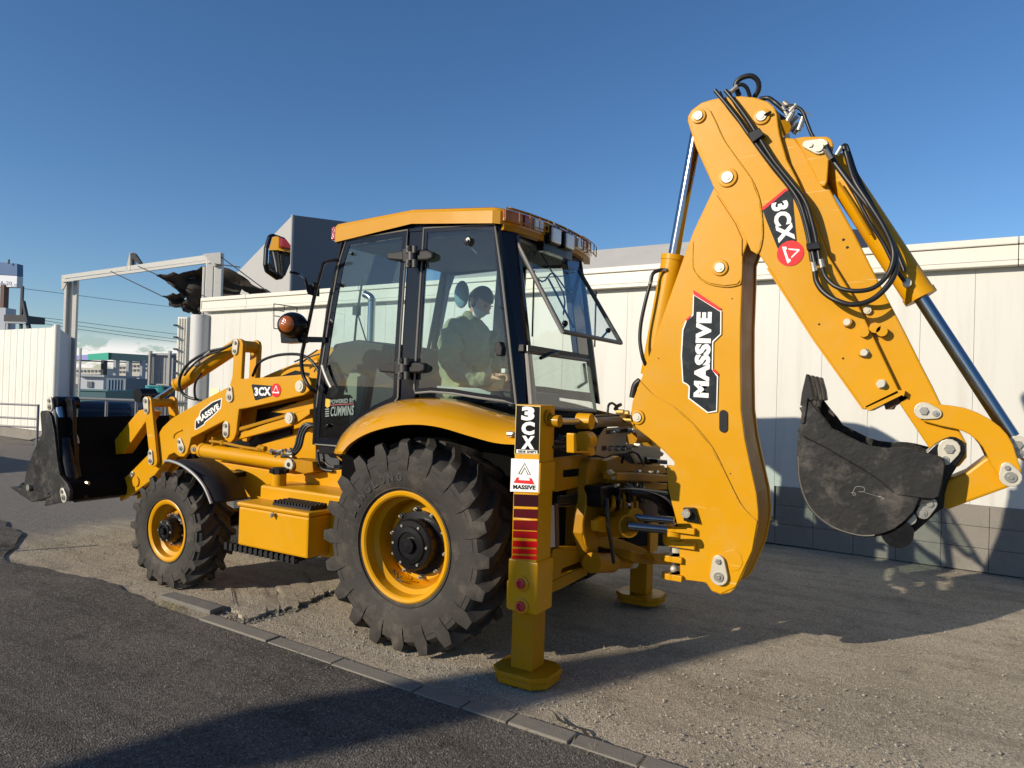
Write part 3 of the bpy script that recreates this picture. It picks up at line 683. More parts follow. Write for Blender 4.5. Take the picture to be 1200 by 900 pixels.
mk('deck', dbox(4.5, 30, 369, 377, 36, 1.5), M_DKM, ld); mk('deck_beam', dbox(6, 30, 377, 379, 35.9, .3), M_CORR, ld)
mk('leg', dbox(5, 7.5, 377, 480, 35.9, .2, True), M_CORR, ld)
cabs = [((26, 338), (74, 344), (300, 369)), ((30, 370), (90, 377), (330, 404)), ((30, 372), (90, 381.5), (330, 411)), ((30, 375), (90, 385.5), (330, 414))]
for i, (a, b, c_) in enumerate(cabs):
    tag(mk('overhead_cable', g_tube([D(a[0], a[1], 60), D(b[0], b[1], 65), D((b[0]+c_[0])/2, (b[1]+c_[1])/2+1.5, 75), D(c_[0], c_[1], 90)], .022, 5, 3), M_WIRE), ['highest of the four thin overhead cables at the left, alone in the sky', 'second thin overhead cable from the top, above its two neighbours', 'third thin overhead cable from the top, between two others', 'lowest of the four thin overhead cables at the left'][i], 'cable')
hp = [(40+7*k, 371.5+1.1*(k % 3)) for k in range(3)]
lp = empty('lamp_pole', (0, 0, 0), 'slim grey pole rising in front of the canopy beside the white fence', 'pole'); cp = D(92.5, 450, 24); lp.location = (cp.x, cp.y, 0)
mk('shaft', dbox(91.6, 93.4, 408, 480, 24, .06, True), M_CORR, lp); mk('bracket', dbox(89, 93, 421, 422.5, 23.9, .05), M_CORR, lp)
# unseen caster behind the camera, shaped to throw the long soft kerb shadow
SH = Vector((SUN_DIR.x, SUN_DIR.y, 0)).normalized(); tip = G(800, 762); Lp = 15.5; pb = tip+SH*Lp; tz = Lp*math.tan(SUN_EL)
mp_ = mk('shadow_caster', [g_cone((pb.x, pb.y, 0), (pb.x, pb.y, tz-1.3), .11, .08, 16), g_cone((pb.x, pb.y, tz-1.36), (pb.x, pb.y, tz-1.02), .08, .31, 20), g_cone((pb.x, pb.y, tz-1.02), (pb.x, pb.y, tz-.6), .31, .29, 20), g_cone((pb.x, pb.y, tz-.6), (pb.x, pb.y, tz+.35), .29, .06, 20)], M_CASTER, smooth=True); tag(mp_, 'unseen club shaped shadow caster added behind the camera', 'shadow caster')
# unseen box added at the left to shade the asphalt by the bucket
sb = G(40, 545)+SH*6.5
tag(mk('shadow_caster_box', g_box((sb.x-1.2, sb.y-1.1, 0), (sb.x+8, sb.y+1.2, 2.2)), M_CASTER), 'plain grey box added beyond the left edge for its shadow', 'box')
st = G(108, 638); sp = st+SH*1.15
tag(mk('marker_stake', g_cyl((sp.x, sp.y, 0), (sp.x, sp.y, 1.15*math.tan(SUN_EL)), .018, 8), M_BRN), 'short thin wooden stake just outside the left edge', 'stake')

# ------------------------------------------------------------------ the backhoe loader (front = +X, near side = +Y, ground z = 0)
BH = empty('backhoe_loader', (0, 0, 0), 'yellow backhoe loader with black front bucket, glazed cab and folded rear digger arm', 'backhoe loader')
def plate(name, px, y, th, mat_, parent, bevel=.006, dy=0): return mk(name, g_xz(tr(px, y), y-dy, th), mat_, parent, bevel=bevel)
def pin(px, py, y, r, parent, name='pin', collar=True, m_=None):
    c = P(px, py, y); g = [g_cone(c, c+Vector((0, .022, 0)), r, r*.9, 24), g_cyl(c+Vector((0, .02, 0)), c+Vector((0, .026, 0)), r*.5, 16)]
    o = mk(name, g, m_ or M_WPL, parent, smooth=True)
    if collar: mk('collar', g_lathe([(r*.6, .0), (r*1.5, 0), (r*1.55, .008), (r*1.45, .016), (r*1.0, .017)], c-Vector((0, .004, 0)), (0, 1, 0), 28), M_Y, parent, smooth=True)
    return o
def keeper(a, b, y, ra, rb, parent, m_=None, th=.014):
    A = P(*a, y); B = P(*b, y)
    o = mk('keeper_plate', g_xz(tear((A.x, A.z), (B.x, B.z), ra, rb), y+th, th+.002), m_ or M_WPL, parent, bevel=.003)
    mk('bolt', [g_cyl((A.x, y+th, A.z), (A.x, y+th+.012, A.z), ra*.48, 6), g_cyl((B.x, y+th, B.z), (B.x, y+th+.008, B.z), rb*.55, 16), g_cyl((B.x, y+th, B.z), (B.x, y+th+.016, B.z), rb*.25, 6)], M_STL, parent, smooth=True)
    return o
def ram(a, b, f, rb, rr, parent, gland=True, mb=None, name='cylinder', shaft='rod'):
    a = Vector(a); b = Vector(b); c = a.lerp(b, f); d = (b-a).normalized()
    o = mk(name, [g_cyl(a, c, rb, 28), g_cyl(c-d*.03, c+d*.004, rb*1.07, 28)], mb or M_Y, parent, smooth=True, bevel=0)
    r_ = mk(shaft, g_cyl(c-d*.01, b, rr, 24), M_CHR, parent, smooth=True); return o, r_
def hose(px3, r, parent, name='hose', sm=6, m_=None, n=8):
    """px3 = (px, py, y) list"""
    return mk(name, g_tube([P(*q) for q in px3], r, n, sm), m_ or M_RUB, parent, smooth=True, auto=60)

# ---- wheels
def tyre_geo(R, rim, w, nl, lugh, skew, sq=.03, rimz=None):
    hw = w/2
    prof = [(rim, hw*.78), (rim+.02, hw*.86), (rim+(R-rim)*.25, hw*.97), (rim+(R-rim)*.5, hw*1.0), (rim+(R-rim)*.72, hw*.985), (R-lugh-.035, hw*.93), (R-lugh-.008, hw*.82), (R-lugh, hw*.6), (R-lugh+.006, hw*.3), (R-lugh+.008, 0)]
    prof = prof+[(r, -h) for r, h in prof[-2::-1]]
    # thin relief rings on the sidewall
    geos = [g_lathe(prof, (0, 0, 0), (0, 1, 0), 72)]
    for q in (.12, .62):
        rr = rim+(R-rim)*q; hh = hw*(.93 if q < .3 else .998)
        for s_ in (1, -1): geos.append(g_lathe([(rr-.006, s_*(hh-.004)), (rr-.003, s_*(hh+.0015)), (rr+.003, s_*(hh+.0015)), (rr+.006, s_*(hh-.004))], (0, 0, 0), (0, 1, 0), 72))
    def prof_r(u):  # tread base radius at |w| = u*hw
        return R-lugh+.008-.02*u*u
    for side in (1, -1):
        for i in range(nl):
            t0 = 2*PI*(i+(.5 if side < 0 else 0))/nl
            k9 = R/.665
            st_ = [(.97, R-lugh-.155*k9, R-lugh-.135*k9, 0, .028*k9), (1.018, R-lugh-.125*k9, R-lugh-.085*k9, 0, .031*k9), (1.03, R-lugh-.09*k9, R-.060*k9, .0, .036*k9), (1.0, R-lugh-.03, R-.016*k9, .01, .042*k9), (.90, R-lugh-.02, R-.005, .04, .043*k9), (.65, R-lugh-.01, R-.001, .16, .041*k9), (.35, R-lugh-.004, R+.003, .38, .038*k9), (.10, R-lugh, R+.004, .58, .036*k9), (-.05, R-lugh, R+.003, .66, .034*k9)]
            V = []
            for u, rb_, rt_, k, hwd in st_:
                t = t0-skew*k
                for (r_, e) in ((rb_, 1.15), (rt_, .70)):
                    for sg_ in (-1, 1):
                        a_ = t+sg_*hwd*e/r_
                        V.append((r_*math.cos(a_), side*u*hw, r_*math.sin(a_)))
            Fc = [(0, 1, 3, 2)]
            for k in range(len(st_)-1):
                b_ = k*4; c_ = b_+4
                Fc += [(b_+2, b_+3, c_+3, c_+2), (b_, b_+2, c_+2, c_), (b_+3, b_+1, c_+1, c_+3), (b_+1, b_, c_, c_+1)]
            b_ = (len(st_)-1)*4; Fc.append((b_, b_+2, b_+3, b_+1))
            geos.append((V, Fc))
    return geos
def arc_text(s, r, h, t_start, t_step, y, bold=.03):
    gs = []
    for i, ch in enumerate(s):
        t = t_start-t_step*i     # angle measured so the text reads clockwise seen from +Y with +X at the left
        # view basis: right = -X, up = +Z
        er = Vector((-math.cos(t), 0, math.sin(t))); et = Vector((-math.sin(t), 0, -math.cos(t)))*1
        c = er*r+Vector((0, y, 0)); wd = h*(.45 if ch == 'I' else .82)
        gs.append(g_text(ch, c-et*wd/2, c+et*wd/2, c-et*wd/2+er*h, bold))
    return gs
def wheel(name, loc, R, rim, w, nl, lugh, skew, hubr, label, text=None, nb=10, deep=.20, zc_=None):
    e_ = empty(name, loc, parent=BH); e_['label'] = label
    def K(n_, g, m_, **k):
        o = mk(n_, g, m_, None, **k); o.parent = e_; return o
    ty = K('tyre', tyre_geo(R, rim, w, nl, lugh, skew), M_TY, smooth=True, auto=38)
    # flatten where it stands
    for v in ty.data.vertices:
        if v.co.z < -loc[2]+.004: v.co.z = -loc[2]+.004-.02*max(0, abs(v.co.x)*0)
    hw = w/2; o_ = hw*.80
    rimp = [(rim+.004, hw*.77), (rim+.018, hw*.82), (rim+.022, hw*.87), (rim+.012, hw*.90), (rim-.004, hw*.885), (rim-.014, hw*.84), (rim-.018, hw*.55), (rim-.045, hw*.45), (rim-.05, hw*.02), (rim-.052, hw-deep-.02)]
    K('rim', [g_lathe(rimp, (0, 0, 0), (0, 1, 0), 64), g_lathe([(rim-.05, hw-deep), (rim-.09, hw-deep+.035), (rim*.52, hw-deep+.03), (hubr*.9, hw-deep+.03), (hubr*.6, hw-deep+.03)], (0, 0, 0), (0, 1, 0), 64)], M_Y, smooth=True, auto=30)
    K('rim_back', g_lathe([(rim-.052, hw-deep-.02), (rim-.05, -hw*.8), (rim+.01, -hw*.85)], (0, 0, 0), (0, 1, 0), 48), M_Y, smooth=True)
    hb = hw-deep+.03
    K('hub', [g_lathe([(hubr*1.25, hb), (hubr*1.22, hb+.03), (hubr, hb+.035), (hubr*.99, hb+.10), (hubr*.92, hb+.115), (hubr*.72, hb+.118), (hubr*.70, hb+.130), (hubr*.52, hb+.133), (hubr*.50, hb+.124), (hubr*.30, hb+.122), (hubr*.28, hb+.145), (.0, hb+.147)], (0, 0, 0), (0, 1, 0), 48)], M_K, smooth=True, auto=25)
    for i in range(nb):
        t = 2*PI*(i+.3)/nb; r_ = hubr*1.30; c = Vector((r_*math.cos(t), hb, r_*math.sin(t)))
        K('wheel_nut', [g_cyl(c, c+Vector((0, .012, 0)), .020, 14), g_cyl(c+Vector((0, .01, 0)), c+Vector((0, .038, 0)), .0135, 6), g_cyl(c+Vector((0, .03, 0)), c+Vector((0, .052, 0)), .007, 8)], M_STL, smooth=True)
    g = []
    for i in range(6):
        t = 2*PI*i/6; c = Vector((hubr*.8*math.cos(t), hb+.116, hubr*.8*math.sin(t))); g.append(g_cyl(c, c+Vector((0, .009, 0)), .009, 6))
    K('hub_bolts', g, M_STL, smooth=True)
    if text:
        K('lettering', arc_text(text, rim+.085, .052, math.radians(157+180*0), math.radians(9.0), hw*.985+.002), M_TYL)
        K('rim_marks', [g_tube([(.17, hw*.42, -.20), (.15, hw*.42, -.185), (.15, hw*.42, -.215), (.12, hw*.42, -.20), (.12, hw*.42, -.235), (.09, hw*.42, -.22)], .005, 5), g_tube([(.16, hw*.42, -.24), (.08, hw*.42, -.25)], .004, 5)], M_DKM)
    return e_
def copy_tree(o, parent=None):
    c = o.copy(); COL.objects.link(c); c.parent = parent
    for ch in list(o.children): copy_tree(ch, c)
    return c
rw = wheel('rear_wheel', (0, .93, .635), .665, .325, .46, 20, .050, .40, .165, 'near rear wheel, large tractor tyre on a deep yellow rim', 'LINGLONG', nb=10, deep=.24)
rw2 = copy_tree(rw, BH); rw2.location = (0, -.93, .635); rw2.rotation_euler = (0, 0, PI); rw2['label'] = 'far rear wheel, mostly hidden behind the machine'
fw = wheel('front_wheel', (2.365, 1.005, .435), .465, .222, .31, 17, .036, .50, .095, 'near front wheel, smaller lugged tyre on a yellow rim', None, nb=8, deep=.15)
fw2 = copy_tree(fw, BH); fw2.location = (2.365, -1.005, .435); fw2.rotation_euler = (0, 0, PI); fw2['label'] = 'far front wheel, hidden behind the near one'

# ---- chassis, axles, tank, toolbox, bonnet
mk('chassis', [g_prism([(-.95, .42, .62), (2.9, .42, .62), (2.9, .42, .98), (1.9, .42, 1.02), (.9, .42, 1.08), (-.95, .42, 1.0)], (0, -.84, 0))], M_Y, BH, bevel=.01)
mk('rear_axle', [g_cyl((0, -.75, .635), (0, .75, .635), .12, 20), g_cyl((0, .45, .635), (0, .72, .635), .17, 24), g_cyl((0, -.72, .635), (0, -.45, .635), .17, 24)], M_K, BH, smooth=True)
mk('front_axle', [g_cyl((2.365, -.85, .45), (2.365, .85, .45), .08, 16), g_box((2.2, -.2, .38), (2.52, .2, .62))], M_K, BH, smooth=True)
side = plate('side_frame', [(256, 541), (300, 548), (345, 556), (412, 549), (424, 560), (404, 600), (398, 620), (304, 600), (286, 572), (270, 552)], .62, .18, M_Y, BH, bevel=.01)
plate('scuttle_panel', [(232, 520), (262, 498), (300, 488), (366, 470), (369, 560), (258, 545)], .40, .30, M_Y, BH, bevel=.01)
# underbody dark parts between the wheels
mk('engine_sump', [g_box((.9, -.4, .42), (2.6, .36, .64))], M_DKM, BH, bevel=.04)
# hydraulic tank with filler
def pxbox(name, x_l, x_r, y_t, y_b, yy, dep, m_, parent, bevel=.012):
    a = P(x_l, (y_t+y_b)/2, yy); b = P(x_r, (y_t+y_b)/2, yy); zt = P((x_l+x_r)/2, y_t, yy).z; zb = P((x_l+x_r)/2, y_b, yy).z
    return mk(name, g_box((min(a.x, b.x), yy-dep, zb), (max(a.x, b.x), yy, zt)), m_, parent, bevel=bevel)
a = P(304.5, 572, .92); b = P(393, 578, .92)
mk('hydraulic_tank', g_box((b.x-.35, .45, .40), (a.x, .92, P(304, 568, .92).z)), M_Y, BH, bevel=.018)
tz_ = P(304, 568, .92).z
fc = Vector((P(327, 560, .84).x, .84, tz_))
fl = mk('filler_neck', g_lathe([(.055, -.01), (.055, .095), (.045, .097), (.0, .097)], fc, (0, 0, 1), 28), M_Y, BH, smooth=True)
g = [g_lathe([(.06, .09), (.062, .12), (.045, .135), (.0, .137)], fc, (0, 0, 1), 20)]
for i in range(8):
    t = 2*PI*i/8; g.append(g_cyl(fc+Vector((.062*math.cos(t), .062*math.sin(t), .092)), fc+Vector((.062*math.cos(t), .062*math.sin(t), .125)), .012, 6))
mk('filler_cap', g, M_KM, BH, smooth=True)
a = P(279, 615, 1.12); b = P(361.3, 626, 1.12); zt = P(320, 594, 1.12).z; zb = P(320, 647, 1.12).z
tb = mk('toolbox', g_box((b.x, .70, zb), (a.x, 1.12, zt-.035)), M_Y, BH, bevel=.015)
mk('lid', g_box((b.x-.012, .69, zt-.033), (a.x+.012, 1.132, zt)), M_Y, tb, bevel=.014)
lk_ = P(320, 603, 1.134); mk('lock', [g_cyl(lk_, lk_+Vector((0, .012, 0)), .016, 14), g_box((lk_.x-.006, lk_.y+.01, lk_.z-.02), (lk_.x+.006, lk_.y+.02, lk_.z+.008))], M_STL, tb, smooth=True)
g = [g_box((b.x+.04, .86, zt), (a.x-.30, 1.07, zt+.018))]
nx = 13
for i in range(nx):
    for j in range(5):
        xx = b.x+.05+i*((a.x-.31)-(b.x+.05))/(nx-1); yy = .88+j*.043; g.append(g_prism([(xx-.012, yy-.010, zt+.016), (xx+.012, yy-.010, zt+.016), (xx+.008, yy+.012, zt+.016), (xx-.008, yy+.012, zt+.016)], (0, 0, .020)))
mk('step_tread', g, M_KM, tb)
g = [g_box((b.x+.15, .74, zb-.05), (a.x+.08, 1.08, zb-.03))]
for i in range(14): g.append(g_box((b.x+.16+i*.055, 1.05, zb-.065), (b.x+.19+i*.055, 1.09, zb-.012)))
mk('lower_step', g, M_KM, BH)
g = [g_box((b.x+.1, .2, .34), (b.x+.5, .74, .42))]
mk('battery_tray', g, M_DKM, BH, bevel=.01)
# bonnet
bo = [(272, 455), (300, 449), (322, 438), (345, 428), (364, 424), (372, 440), (372, 470), (300, 482), (270, 490)]
bn = mk('bonnet', [g_prism([(x, .34, z) for x, z in tr([(263, 462), (296, 446), (318, 436), (345, 425), (372, 420), (380, 500), (262, 520)], .34)], (0, -.68, 0))], M_Y, BH, bevel=.03, seg=3)
g = []
xz = tr([(289, 474), (346, 466), (346, 500), (287, 510)], .352)
mk('side_grille', [g_prism([(x, .352, z) for x, z in xz], (0, -.02, 0))]+[g_box((min(x for x, z in xz), .35, min(z for x, z in xz)+.03+.04*k), (max(x for x, z in xz), .362, min(z for x, z in xz)+.045+.04*k)) for k in range(6)], M_K, bn)
mk('hood_stripe', g_prism([(x, .345, z) for x, z in tr([(316, 446), (346, 434), (362, 437), (362, 440), (336, 441)], .345)], (0, -.01, 0)), M_K, bn)
# exhaust stack
eb = P(434, 405, -.40); et_ = P(432, 352, -.40)
mk('exhaust_stack', g_tube([(eb.x, -.40, 1.2), (eb.x, -.40, et_.z-.08), (eb.x, -.40, et_.z-.02), (eb.x+.02, -.40, et_.z+.03), (eb.x+.09, -.40, et_.z+.06)], .035, 16, 4), M_CHR, BH, smooth=True)

# ---- front mudguard
inn = [(193, 541), (199, 540), (213, 545), (228, 556), (240, 571), (248, 590)]
fg = [P(x, y, 1.17) for x, y in inn]
rows = [[Vector((p.x, yy, p.z)) for p in spline(fg, 4)] for yy in (1.17, .84)]
mg = mk('mudguard', g_grid(rows), M_KM, BH, smooth=True); sd = mg.modifiers.new('s', 'SOLIDIFY'); sd.thickness = .012
mk('edge_strip', g_tube([Vector((p.x, 1.172, p.z)) for p in spline(fg, 4)], .011, 8), mat('mudguard_edge', (.25, .25, .24), .45), mg, smooth=True)
mk('mudguard_stay', [g_box((2.1, .55, .84), (2.55, .95, .88))], M_K, BH)

# ---- loader arms
yA = .62
armpx = zc(130, 380, 3.75, [(40, 778), (30, 700), (88, 648), (160, 575), (200, 512), (198, 500), (226, 452), (265, 415), (330, 375), (420, 325), (520, 272), (532, 230), (540, 90), (548, 70), (562, 62), (575, 70), (580, 90), (572, 240), (700, 232), (845, 220), (868, 235), (880, 262), (870, 295), (845, 312), (600, 368), (562, 374), (550, 480), (540, 505), (525, 520), (505, 518), (497, 500), (497, 425), (352, 500), (345, 530), (335, 565), (320, 582), (300, 582), (278, 565), (255, 575), (242, 600), (170, 690), (100, 742)])
arm_xz = tr(armpx, yA)
def arm_set(yy, near):
    ar = mk('loader_arm', g_xz(arm_xz, yy, .035), M_Y, BH, bevel=.008)
    # box section behind the main beams
    bx = tr(zc(130, 380, 3.75, [(60, 740), (110, 655), (170, 590), (225, 480), (330, 395), (530, 290), (860, 235), (862, 300), (560, 360), (355, 485), (330, 560), (230, 590), (165, 680)]), yA)
    mk('arm_box', g_xz(bx, yy-.034, .11), M_Y, ar, bevel=.006)
    mk('inner_plate', g_xz(arm_xz, yy-.17, .03), M_Y, ar, bevel=.005)
    return ar
arm = arm_set(yA, True); arm['label'] = 'near loader arm carrying the stickers'
arm2 = arm_set(-yA+.18, False); arm2['label'] = 'far loader arm'
# raised lower boss and weld line
z_ = lambda pts: zc(130, 380, 3.75, pts)
c1 = P(*z_([(112, 690)])[0], yA); mk('boss', g_cyl(c1, c1+Vector((0, .012, 0)), .05, 24), M_Y, arm, smooth=True)
keeper(z_([(305, 515)])[0], z_([(313, 545)])[0], yA, .030, .042, arm)
keeper(z_([(526, 285)])[0], z_([(525, 320)])[0], yA, .030, .045, arm)
keeper(z_([(552, 82)])[0], z_([(548, 118)])[0], yA, .034, .034, arm)
keeper(z_([(509, 445)])[0], z_([(508, 480)])[0], yA, .036, .036, arm)
pin(*z_([(836, 272)])[0], yA, .05, arm, collar=False)
keeper(z_([(98, 655)])[0], z_([(92, 665)])[0], yA, .02, .02, arm)
mk('arm_hook', g_tube([P(*q, yA+.004) for q in z_([(275, 500), (280, 482), (297, 470), (312, 465)])], .007, 6, 4), M_Y, arm, smooth=True)
# arm cross pin tube between lever tops
c = P(*z_([(560, 85)])[0], yA)
mk('lever_pin', g_cyl((c.x, yA-.01, c.z-.02), (c.x, yA-.19, c.z-.02), .05, 20), M_Y, arm, smooth=True)
# decals on the near arm
def decal(px, y, m_, parent, eps=.0015, name='sticker'): return mk(name, g_xz(tr(px, y), y+eps, .0012), m_, parent)
def dtext(s, o, a, b, y, m_, parent, bold=.03, eps=.004, name='lettering'): return mk(name, g_text(s, P(*o, y+eps), P(*a, y+eps), P(*b, y+eps), bold), m_, parent)
q = lambda pts: zc(210, 430, 8.571, pts)
decal(q([(157, 628), (160, 545), (195, 500), (215, 440), (330, 352), (425, 312), (432, 318), (420, 418), (345, 492), (262, 560), (255, 580), (172, 632)]), yA, M_WH, arm, .001, 'sticker_border')
decal(q([(166, 618), (168, 548), (203, 505), (222, 447), (335, 360), (422, 324), (411, 412), (340, 482), (255, 552), (248, 573), (175, 622)]), yA, M_STK, arm, .0022)
dtext('MASSIVE', q([(192, 570)])[0], q([(408, 420)])[0], q([(172, 515)])[0], yA, M_WH, arm, .05)
decal(q([(728, 182), (740, 174), (935, 190), (930, 292), (775, 335), (762, 330)]), yA, M_STK, arm, .0022)
dtext('3CX', q([(757, 292)])[0], q([(922, 288)])[0], q([(755, 205)])[0], yA, M_WH, arm, .05)
def badge(c, r, y, parent, rot=0):
    C0 = P(*c, y); C0 = (C0.x, C0.z); mk('badge', g_xz(circ(C0, r, 28), y+.0045, .004), M_RED, parent)
    def T(pts): return [(C0[0]-(a*math.cos(rot)-b_*math.sin(rot))*r, C0[1]+(a*math.sin(rot)+b_*math.cos(rot))*r) for a, b_ in pts]
    g_ = [g_xz(T([(-.72, -.42), (.72, -.42), (.60, -.12), (.42, -.12), (.38, -.24), (-.38, -.24), (-.42, -.12), (-.60, -.12)]), y+.0052, .001),
          g_xz(T([(-.42, -.02), (-.05, .72), (.05, .72), (.42, -.02), (.30, -.02), (0, .55), (-.30, -.02)]), y+.0052, .001)]
    mk('badge_mark', g_, M_WH, parent)
badge(q([(975, 235)])[0], .056, yA, arm)

# tipping links
yL = .66
def bar_link(a, b, y, th, ra, rb, name, parent, m_=M_Y, bevel=.006):
    A = P(*a, y); B = P(*b, y); return mk(name, g_xz(tear((A.x, A.z), (B.x, B.z), ra, rb), y, th), m_, parent, bevel=bevel)
for yy, nm, lab in ((.66, 'tipping_link', 'near vertical tipping link'), (.42, 'tipping_link', 'inner vertical tipping link')):
    A_ = P(*z_([(160, 345)])[0], .66); B_ = P(*z_([(187, 600)])[0], .66)
    o = mk(nm, g_xz(tear((A_.x, A_.z), (B_.x, B_.z), .06, .055), yy, .03), M_Y, BH, bevel=.006)
    o['label'] = lab
    if yy == .66:
        keeper(z_([(157, 337)])[0], z_([(160, 378)])[0], yy, .040, .034, o); keeper(z_([(177, 565)])[0], z_([(179, 600)])[0], yy, .030, .036, o)
    else:
        pass
a = P(*z_([(172, 350)])[0], .62)
mk('link_pin_tube', g_cyl((P(*z_([(160, 345)])[0], .66).x, .66, P(*z_([(160, 345)])[0], .66).z), (P(*z_([(160, 345)])[0], .66).x, .40, P(*z_([(160, 345)])[0], .66).z), .04, 20), M_Y, BH, smooth=True)
# tipping lever running down to the bucket back
lv = tr(z_([(128, 378), (158, 372), (190, 385), (60, 568), (10, 574), (8, 528), (40, 485)]), .60)
o = mk('tipping_lever', g_xz(lv, .615, .10), M_Y, BH, bevel=.008); o['label'] = 'near tipping lever to the bucket'
o = mk('tipping_lever', g_xz(lv, -.42, .10), M_Y, BH, bevel=.008); o['label'] = 'far tipping lever to the bucket'
# tilt ram between link and lever top
a = P(*z_([(560, 92)])[0], .52); b = P(*z_([(192, 335)])[0], .54)
ram(a, b, .70, .062, .026, BH, name='tilt_cylinder', shaft='tilt_rod')[0]['label'] = 'slim ram above the near loader arm'
a2 = a.copy(); b2 = b.copy(); a2.y = -.52; b2.y = -.52; ram(a2, b2, .70, .062, .026, BH, name='tilt_cylinder', shaft='tilt_rod')
# lift ram under the near arm
a = P(*z_([(800, 612)])[0], .66); b = P(*z_([(368, 549)])[0], .66)
lc = ram(a, b, .91, .060, .028, BH, name='lift_cylinder', shaft='lift_rod')[0]; lc['label'] = 'large lift ram above the front wheel'
c = P(*z_([(800, 615)])[0], .70)
mk('ram_bracket', g_xz(tr(z_([(780, 592), (830, 595), (885, 605), (890, 650), (850, 658), (785, 640)]), .72), .72, .14), M_YD, BH, bevel=.008)
mk('ram_bush', [g_cyl(c, c+Vector((0, .045, 0)), .045, 24)], M_WPL, BH, smooth=True)
mk('bush_bore', [g_cyl(c+Vector((0, .044, 0)), c+Vector((0, .047, 0)), .018, 16)], M_DARK, BH, smooth=True)
keeper(z_([(368, 549)])[0], z_([(372, 549)])[0], .70, .04, .04, BH, M_Y)
# self-levelling linkage bars between arm and scuttle
cl = tr(z_([(560, 497), (600, 470), (790, 398), (880, 372), (880, 395), (812, 440), (600, 497), (540, 512)]), .57)
o = mk('levelling_link', g_xz(cl, .585, .04), M_Y, BH, bevel=.006)
mk('levelling_bar', g_xz(tr(z_([(545, 458), (730, 405), (780, 390), (780, 405), (560, 470)]), .60), .60, .03), M_YD, BH, bevel=.005)
pin(*z_([(790, 412)])[0], .60, .05, o, collar=False)
mk('engine_side_shade', g_xz(tr([(268, 478), (292, 482), (340, 468), (340, 512), (300, 526), (262, 530)], .43), .43, .03), M_K, BH, bevel=.006)  # black engine side, also painting in the shadowed gaps between the arms
mk('lower_side_panel', g_xz(tr([(262, 527), (300, 523), (330, 513), (370, 501), (370, 545), (300, 545), (256, 541)], .46), .46, .04), M_Y, BH, bevel=.006)
mk('gusset', g_xz(tr(z_([(700, 385), (770, 360), (890, 320), (890, 372), (790, 396)]), .50), .50, .06), M_Y, BH, bevel=.006)
# loader hoses and pipes
hose([(276, 401, .62), (262.6, 408, .63), (242, 413, .64), (221, 426, .65), (211.5, 441, .65), (210.6, 454, .64), (217, 463.7, .62), (228.8, 468, .6)], .013, BH)
hose([(272, 404, .62), (258, 411, .63), (239, 418, .64), (224, 430, .64), (216, 440, .64)], .010, BH)
hose([(236, 438, .63), (230, 446, .62), (228, 456, .60), (229.5, 467, .58), (236, 469, .56)], .011, BH)
mk('hose_fitting', [g_cyl(P(240, 417, .64), P(247, 412, .64), .014, 10), g_cyl(P(229, 429, .64), P(234, 425, .64), .013, 10)], M_STL, BH, smooth=True)
hose([(296, 441, .50), (304, 425, .5), (322, 417, .5), (345, 415, .55), (360, 419, .58), (372, 432, .58), (376, 446, .58)], .012, BH)
hose([(345, 424, .45), (361, 417, .42), (372, 410, .4)], .007, BH); hose([(350, 428, .45), (362, 419, .42), (374, 415, .4)], .007, BH)
for k in range(3):
    hose([(366+2*k, 497+k, .66), (356+3*k, 498+k, .68), (350+3*k, 509, .69), (346+3*k, 524, .70), (338+3*k, 533, .70), (330+2*k, 535, .70)], .013, BH)
g = []
rnd = random.Random(4)
for k in range(14):
    p = P(316+rnd.uniform(0, 26), 528+rnd.uniform(0, 7), .70+rnd.uniform(-.04, .04)); d = Vector((rnd.uniform(-1, 1), rnd.uniform(-.5, .5), rnd.uniform(-.5, .5))).normalized()*.03
    g.append(g_cyl(p-d, p+d, .012, 6))
mk('hose_fittings', g, M_STL, BH, smooth=True)
mk('pressure_pipe', [g_tube([P(246, 517, .70), P(262, 519, .70), P(285, 524, .70), (P(305, 527, .70)), P(318, 531, .70)], .012, 8, 3)], M_YD, BH, smooth=True)
mk('pipe_clamp', [g_cyl(P(304, 524, .71), P(311, 526, .71), .022, 12), g_cyl(P(262, 521, .69), P(262, 516, .69), .03, 12), g_cyl(P(250, 512, .68), P(250, 524, .68), .016, 10)], M_YD, BH, smooth=True)

# ---- front bucket
yB = 1.15
k_ = lambda pts: zc(0, 440, 5, pts)
bp = tr(k_([(235, 222), (240, 208), (262, 205), (285, 215), (300, 245), (318, 340), (335, 500), (350, 585), (390, 632), (408, 670), (404, 735), (258, 765), (272, 722), (292, 690), (205, 728), (118, 678), (140, 640), (152, 570), (190, 455), (245, 340), (240, 290)]), yB)
fbk = mk('front_bucket', [g_xz(bp, yB, .03)], M_BU, BH, bevel=.004); fbk['label'] = 'wide black steel front bucket, rolled forward'
mk('far_side_plate', [g_xz(bp, -1.12, .03)], M_BU, fbk, bevel=.004)
